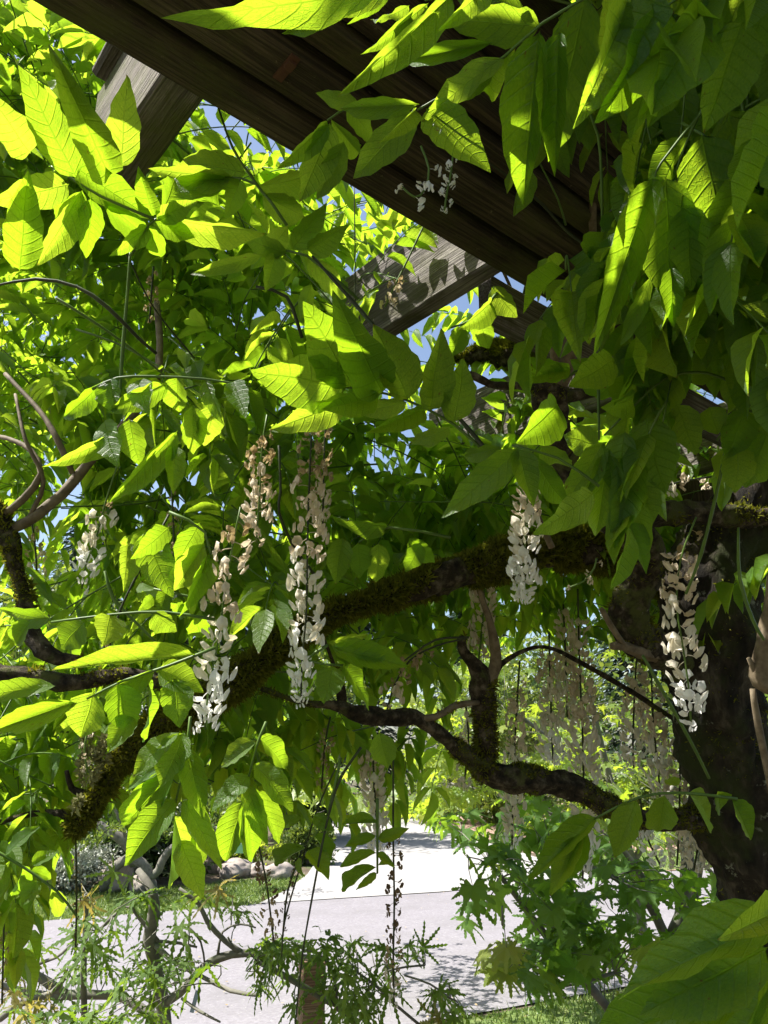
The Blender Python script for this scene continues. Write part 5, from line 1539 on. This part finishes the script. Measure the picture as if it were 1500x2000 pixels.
boulder(462, 1712, 78, 34, 'long flat tan boulder directly below the garden sign')
boulder(425, 1704, 46, 44, 'reddish brown boulder just left of the long tan one')
boulder(545, 1716, 66, 30, 'grey boulder at the right end of the row by the driveway')
boulder(505, 1712, 40, 26, 'small grey boulder between the tan one and the driveway end')
boulder(225, 1740, 80, 62, 'large dark shaded boulder beside the silver shrub')
boulder(278, 1742, 56, 36, 'dark boulder under the arching grey branch')
boulder(370, 1715, 44, 30, 'small shaded boulder at the left end of the sunlit rocks')


# shrubs and trees beyond the road
def leafy_template(n=1):
    V = np.array([(-0.5, 0.35, 0), (0, 0, 0.0), (0.5, 0.45, 0.05), (0, 1, 0)]); T = np.array([(1, 0, 3), (1, 3, 2)])
    return [(V, T, V[:, :2] * 0.5 + 0.5)]


LT = leafy_template()


def crown_items(c, rad, n, size, clumps=14, flat=1.0, up=0.3):
    """leaf seats in clumps through a crown volume"""
    out = []
    cl = []
    for k in range(clumps):
        v = nrm(rng.normal(0, 1, 3)) * random.uniform(0.35, 0.95)
        cl.append((np.array([v[0] * rad[0], v[1] * rad[1], v[2] * rad[2]]) + c, random.uniform(0.22, 0.42)))
    for k in range(n):
        cc, r = random.choice(cl)
        v = rng.normal(0, 1, 3) * r * 0.55
        q = cc + v * np.array(rad)
        if q[2] < 0.02: q[2] = random.uniform(0.02, 0.2)
        dv = nrm(nrm(v) + rng.normal(0, 0.6, 3) + np.array([0, 0, up]))
        s = size * random.uniform(0.6, 1.3)
        out.append((q, q + dv * s, s * random.uniform(0.4, 0.7), nrm(rng.normal(0, 1, 3) + np.array([0, 0, 1.2]))))
    return out


def shrub(px, py, wpx, hpx, n, size, mat, label, name='shrub', clumps=14, up=0.3, cat='shrub', group=None):
    b = ground(px, py); d = (b - CAM) @ FWD
    w, h = wpx * d / 1500 / 2, hpx * d / 1500 / 2
    t = empty(name, (b[0], b[1], 0), label, cat, group)
    c = np.array([b[0], b[1], h * 0.95])
    bake(crown_items(c, (w, w * 0.7, h), n, size, clumps, up=up), 'crown', M[mat], t, LT)
    mb = MB()
    for k in range(6):
        e = c + np.array([random.uniform(-.6, .6) * w, random.uniform(-.4, .4) * w, random.uniform(0, .6) * h])
        V, F, _, _ = tube([[b[0], b[1], 0, 0.015], [*((c * 0.5 + e * 0.5) * np.array([1, 1, 0.6])), 0.012], [*e, 0.005]], 0.15, 5)
        mb.add(V, F)
    mb.build('stem', M['maple_bark'], t)
    return t


shrub(110, 1742, 200, 100, 9000, 0.05, 'bush_silver', 'silvery white leaved shrub across the road at the left', clumps=30)
shrub(215, 1730, 160, 46, 3500, 0.05, 'bush_silver', 'low silver grey groundcover plant in front of the dark boulder', clumps=22)
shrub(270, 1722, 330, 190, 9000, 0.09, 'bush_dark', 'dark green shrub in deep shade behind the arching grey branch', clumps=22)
shrub(330, 1700, 260, 170, 7000, 0.09, 'bush_green', 'yellow green leafy shrub behind the dark one at left centre', clumps=22)
shrub(470, 1702, 140, 60, 4000, 0.06, 'maple_gold', 'low golden shrub behind the long tan boulder', clumps=14)
shrub(600, 1690, 110, 90, 4000, 0.07, 'bush_green', 'rounded green shrub on the left bank of the driveway', clumps=14)
shrub(560, 1640, 220, 150, 7000, 0.12, 'bush_green', 'mid green bush left of the driveway further back', clumps=20)
shrub(960, 1610, 420, 120, 9000, 0.14, 'bush_green', 'wide green shrub bank right of the driveway', clumps=30)
shrub(1350, 1640, 420, 160, 9000, 0.14, 'bush_green', 'green shrub bank beyond the far grass on the right', clumps=30)


# arching grey limbs of an old weeping tree in the far bed
def far_tree(px, py, label):
    b = ground(px, py); d = (b - CAM) @ FWD
    t = empty('weeping_tree', (b[0], b[1], 0), label, 'tree')
    for nm, pts in (('trunk', [(200, 1740, d, 8), (215, 1708, d, 9), (235, 1685, d, 9), (262, 1678, d, 10), (288, 1700, d, 10), (296, 1740, d, 11)]),
                    ('limb', [(262, 1690, d, 8), (255, 1660, d, 10), (232, 1635, d, 10), (205, 1620, d, 9), (178, 1606, d, 8), (100, 1600, d, 5)]),
                    ('limb', [(290, 1715, d, 9), (310, 1700, d, 8), (330, 1660, d, 7), (400, 1625, d, 6), (460, 1612, d, 4)]),
                    ('limb', [(250, 1655, d, 6), (240, 1610, d, 5), (220, 1570, d, 4), (195, 1540, d, 3)]),
                    ('limb', [(262, 1660, d, 5), (280, 1600, d, 4), (330, 1550, d, 3)])):
        V, F, P, _ = tube(pxline(pts), 0.15, 8, 0.12, 4)
        link(nm, mesh_from(nm, V - P[0], F, M['maple_bark']), t, P[0])
    its = []
    for k in range(16):
        x, y = random.uniform(120, 480), random.uniform(1530, 1640)
        c = at(x, y, d + random.uniform(-0.6, 0.6))
        its += crown_items(c, (0.35, 0.35, 0.16), 160, 0.06, 4)
    bake(its, 'crown', M['bush_green'], t, LT)
    return t


far_tree(250, 1745, 'weeping tree with arching pale grey limbs in the bed across the road')


def conifer(x, y, h, w, label, n=9000, size=0.35):
    t = empty('conifer', (x, y, 0), label, 'tree', 'tall conifers behind the garden')
    V, F, P, _ = tube([[x, y, 0, w * 0.07], [x, y, h * 0.5, w * 0.045], [x, y, h * 0.97, 0.03]], 1.0, 8)
    loc = P[0]
    link('trunk', mesh_from('trunk', V - loc, F, M['trunk']), t, loc)
    its = []
    tiers = int(h / 0.7)
    for k in range(n):
        tt = random.random() ** 0.8
        z = h * (0.06 + 0.93 * tt)
        r = w * (1 - tt) ** 0.85 * (0.25 + 0.75 * random.random() ** 0.6)
        a = random.uniform(0, 6.283)
        r *= 0.8 + 0.3 * math.sin(a * 5 + int(z / 0.7) * 2.1)
        q = np.array([x + r * math.cos(a), y + r * math.sin(a), z - r * 0.25])
        dv = nrm([math.cos(a), math.sin(a), -0.45 + random.uniform(-.3, .3)])
        its.append((q, q + dv * size * random.uniform(.6, 1.3), size * 0.35, nrm(rng.normal(0, .5, 3) + np.array([0, 0, 1.0]))))
    bake(its, 'crown', M['conifer'], t, LT)


for i, (x, y, h, w, lab) in enumerate([
    (-15, 24, 11.5, 3.4, 'dark conifer furthest left beyond the garden'), (-10, 26, 12.5, 3.6, 'dark conifer second from the left beyond the garden'), (-5.5, 24, 9.5, 3.2, 'dark conifer seen through the leaves left of centre'),
    (-1.5, 27, 10.0, 3.4, 'dark conifer seen in the gap above the mossy limb'), (3.5, 30, 9.0, 3.6, 'dark conifer behind the driveway top'), (9, 28, 9.5, 3.4, 'dark conifer behind the bright maple'), (15, 27, 12, 3.8, 'dark conifer furthest right behind the shrub bank')]):
    conifer(x, y, h, w, lab)


def round_tree(x, y, h, r, label, mat='bush_green', n=9000):
    t = empty('broadleaf_tree', (x, y, 0), label, 'tree')
    V, F, P, _ = tube([[x, y, 0, 0.2], [x + 0.1, y, h * 0.4, 0.15], [x, y, h * 0.75, 0.07]], 0.5, 8, 0.1, 2)
    link('trunk', mesh_from('trunk', V - P[0], F, M['maple_bark']), t, P[0])
    bake(crown_items(np.array([x, y, h * 0.62]), (r, r, h * 0.36), n, 0.16, 34), 'crown', M[mat], t, LT)


round_tree(-7.5, 15.5, 5.5, 2.6, 'leafy green tree behind the far garden at the left')
round_tree(-2.2, 17.5, 4.6, 2.2, 'leafy green tree behind the sign left of the driveway')
round_tree(3.6, 20, 5.0, 2.6, 'leafy green tree shading the top of the driveway')
round_tree(6.5, 12.5, 4.6, 2.6, 'sunlit green tree behind the bright maple')
round_tree(11.5, 14.5, 5.0, 2.8, 'green tree beyond the grass at the far right')

# petals and leaf scraps lying about on the road and grass
its = []
for (x, y, z) in FALLEN:
    a = random.uniform(0, 6.283); l = random.uniform(0.012, 0.03)
    q = np.array([x, y, z - 0.006])
    its.append((q, q + np.array([math.cos(a), math.sin(a), random.uniform(-.1, .3)]) * l, l * 0.7, nrm([random.uniform(-.4, .4), random.uniform(-.4, .4), 1])))
o = bake(its, 'fallen_petals', PET['withered'], None, LT)
o['label'] = 'scraps of fallen tan petals scattered over the road'; o['category'] = 'petals'
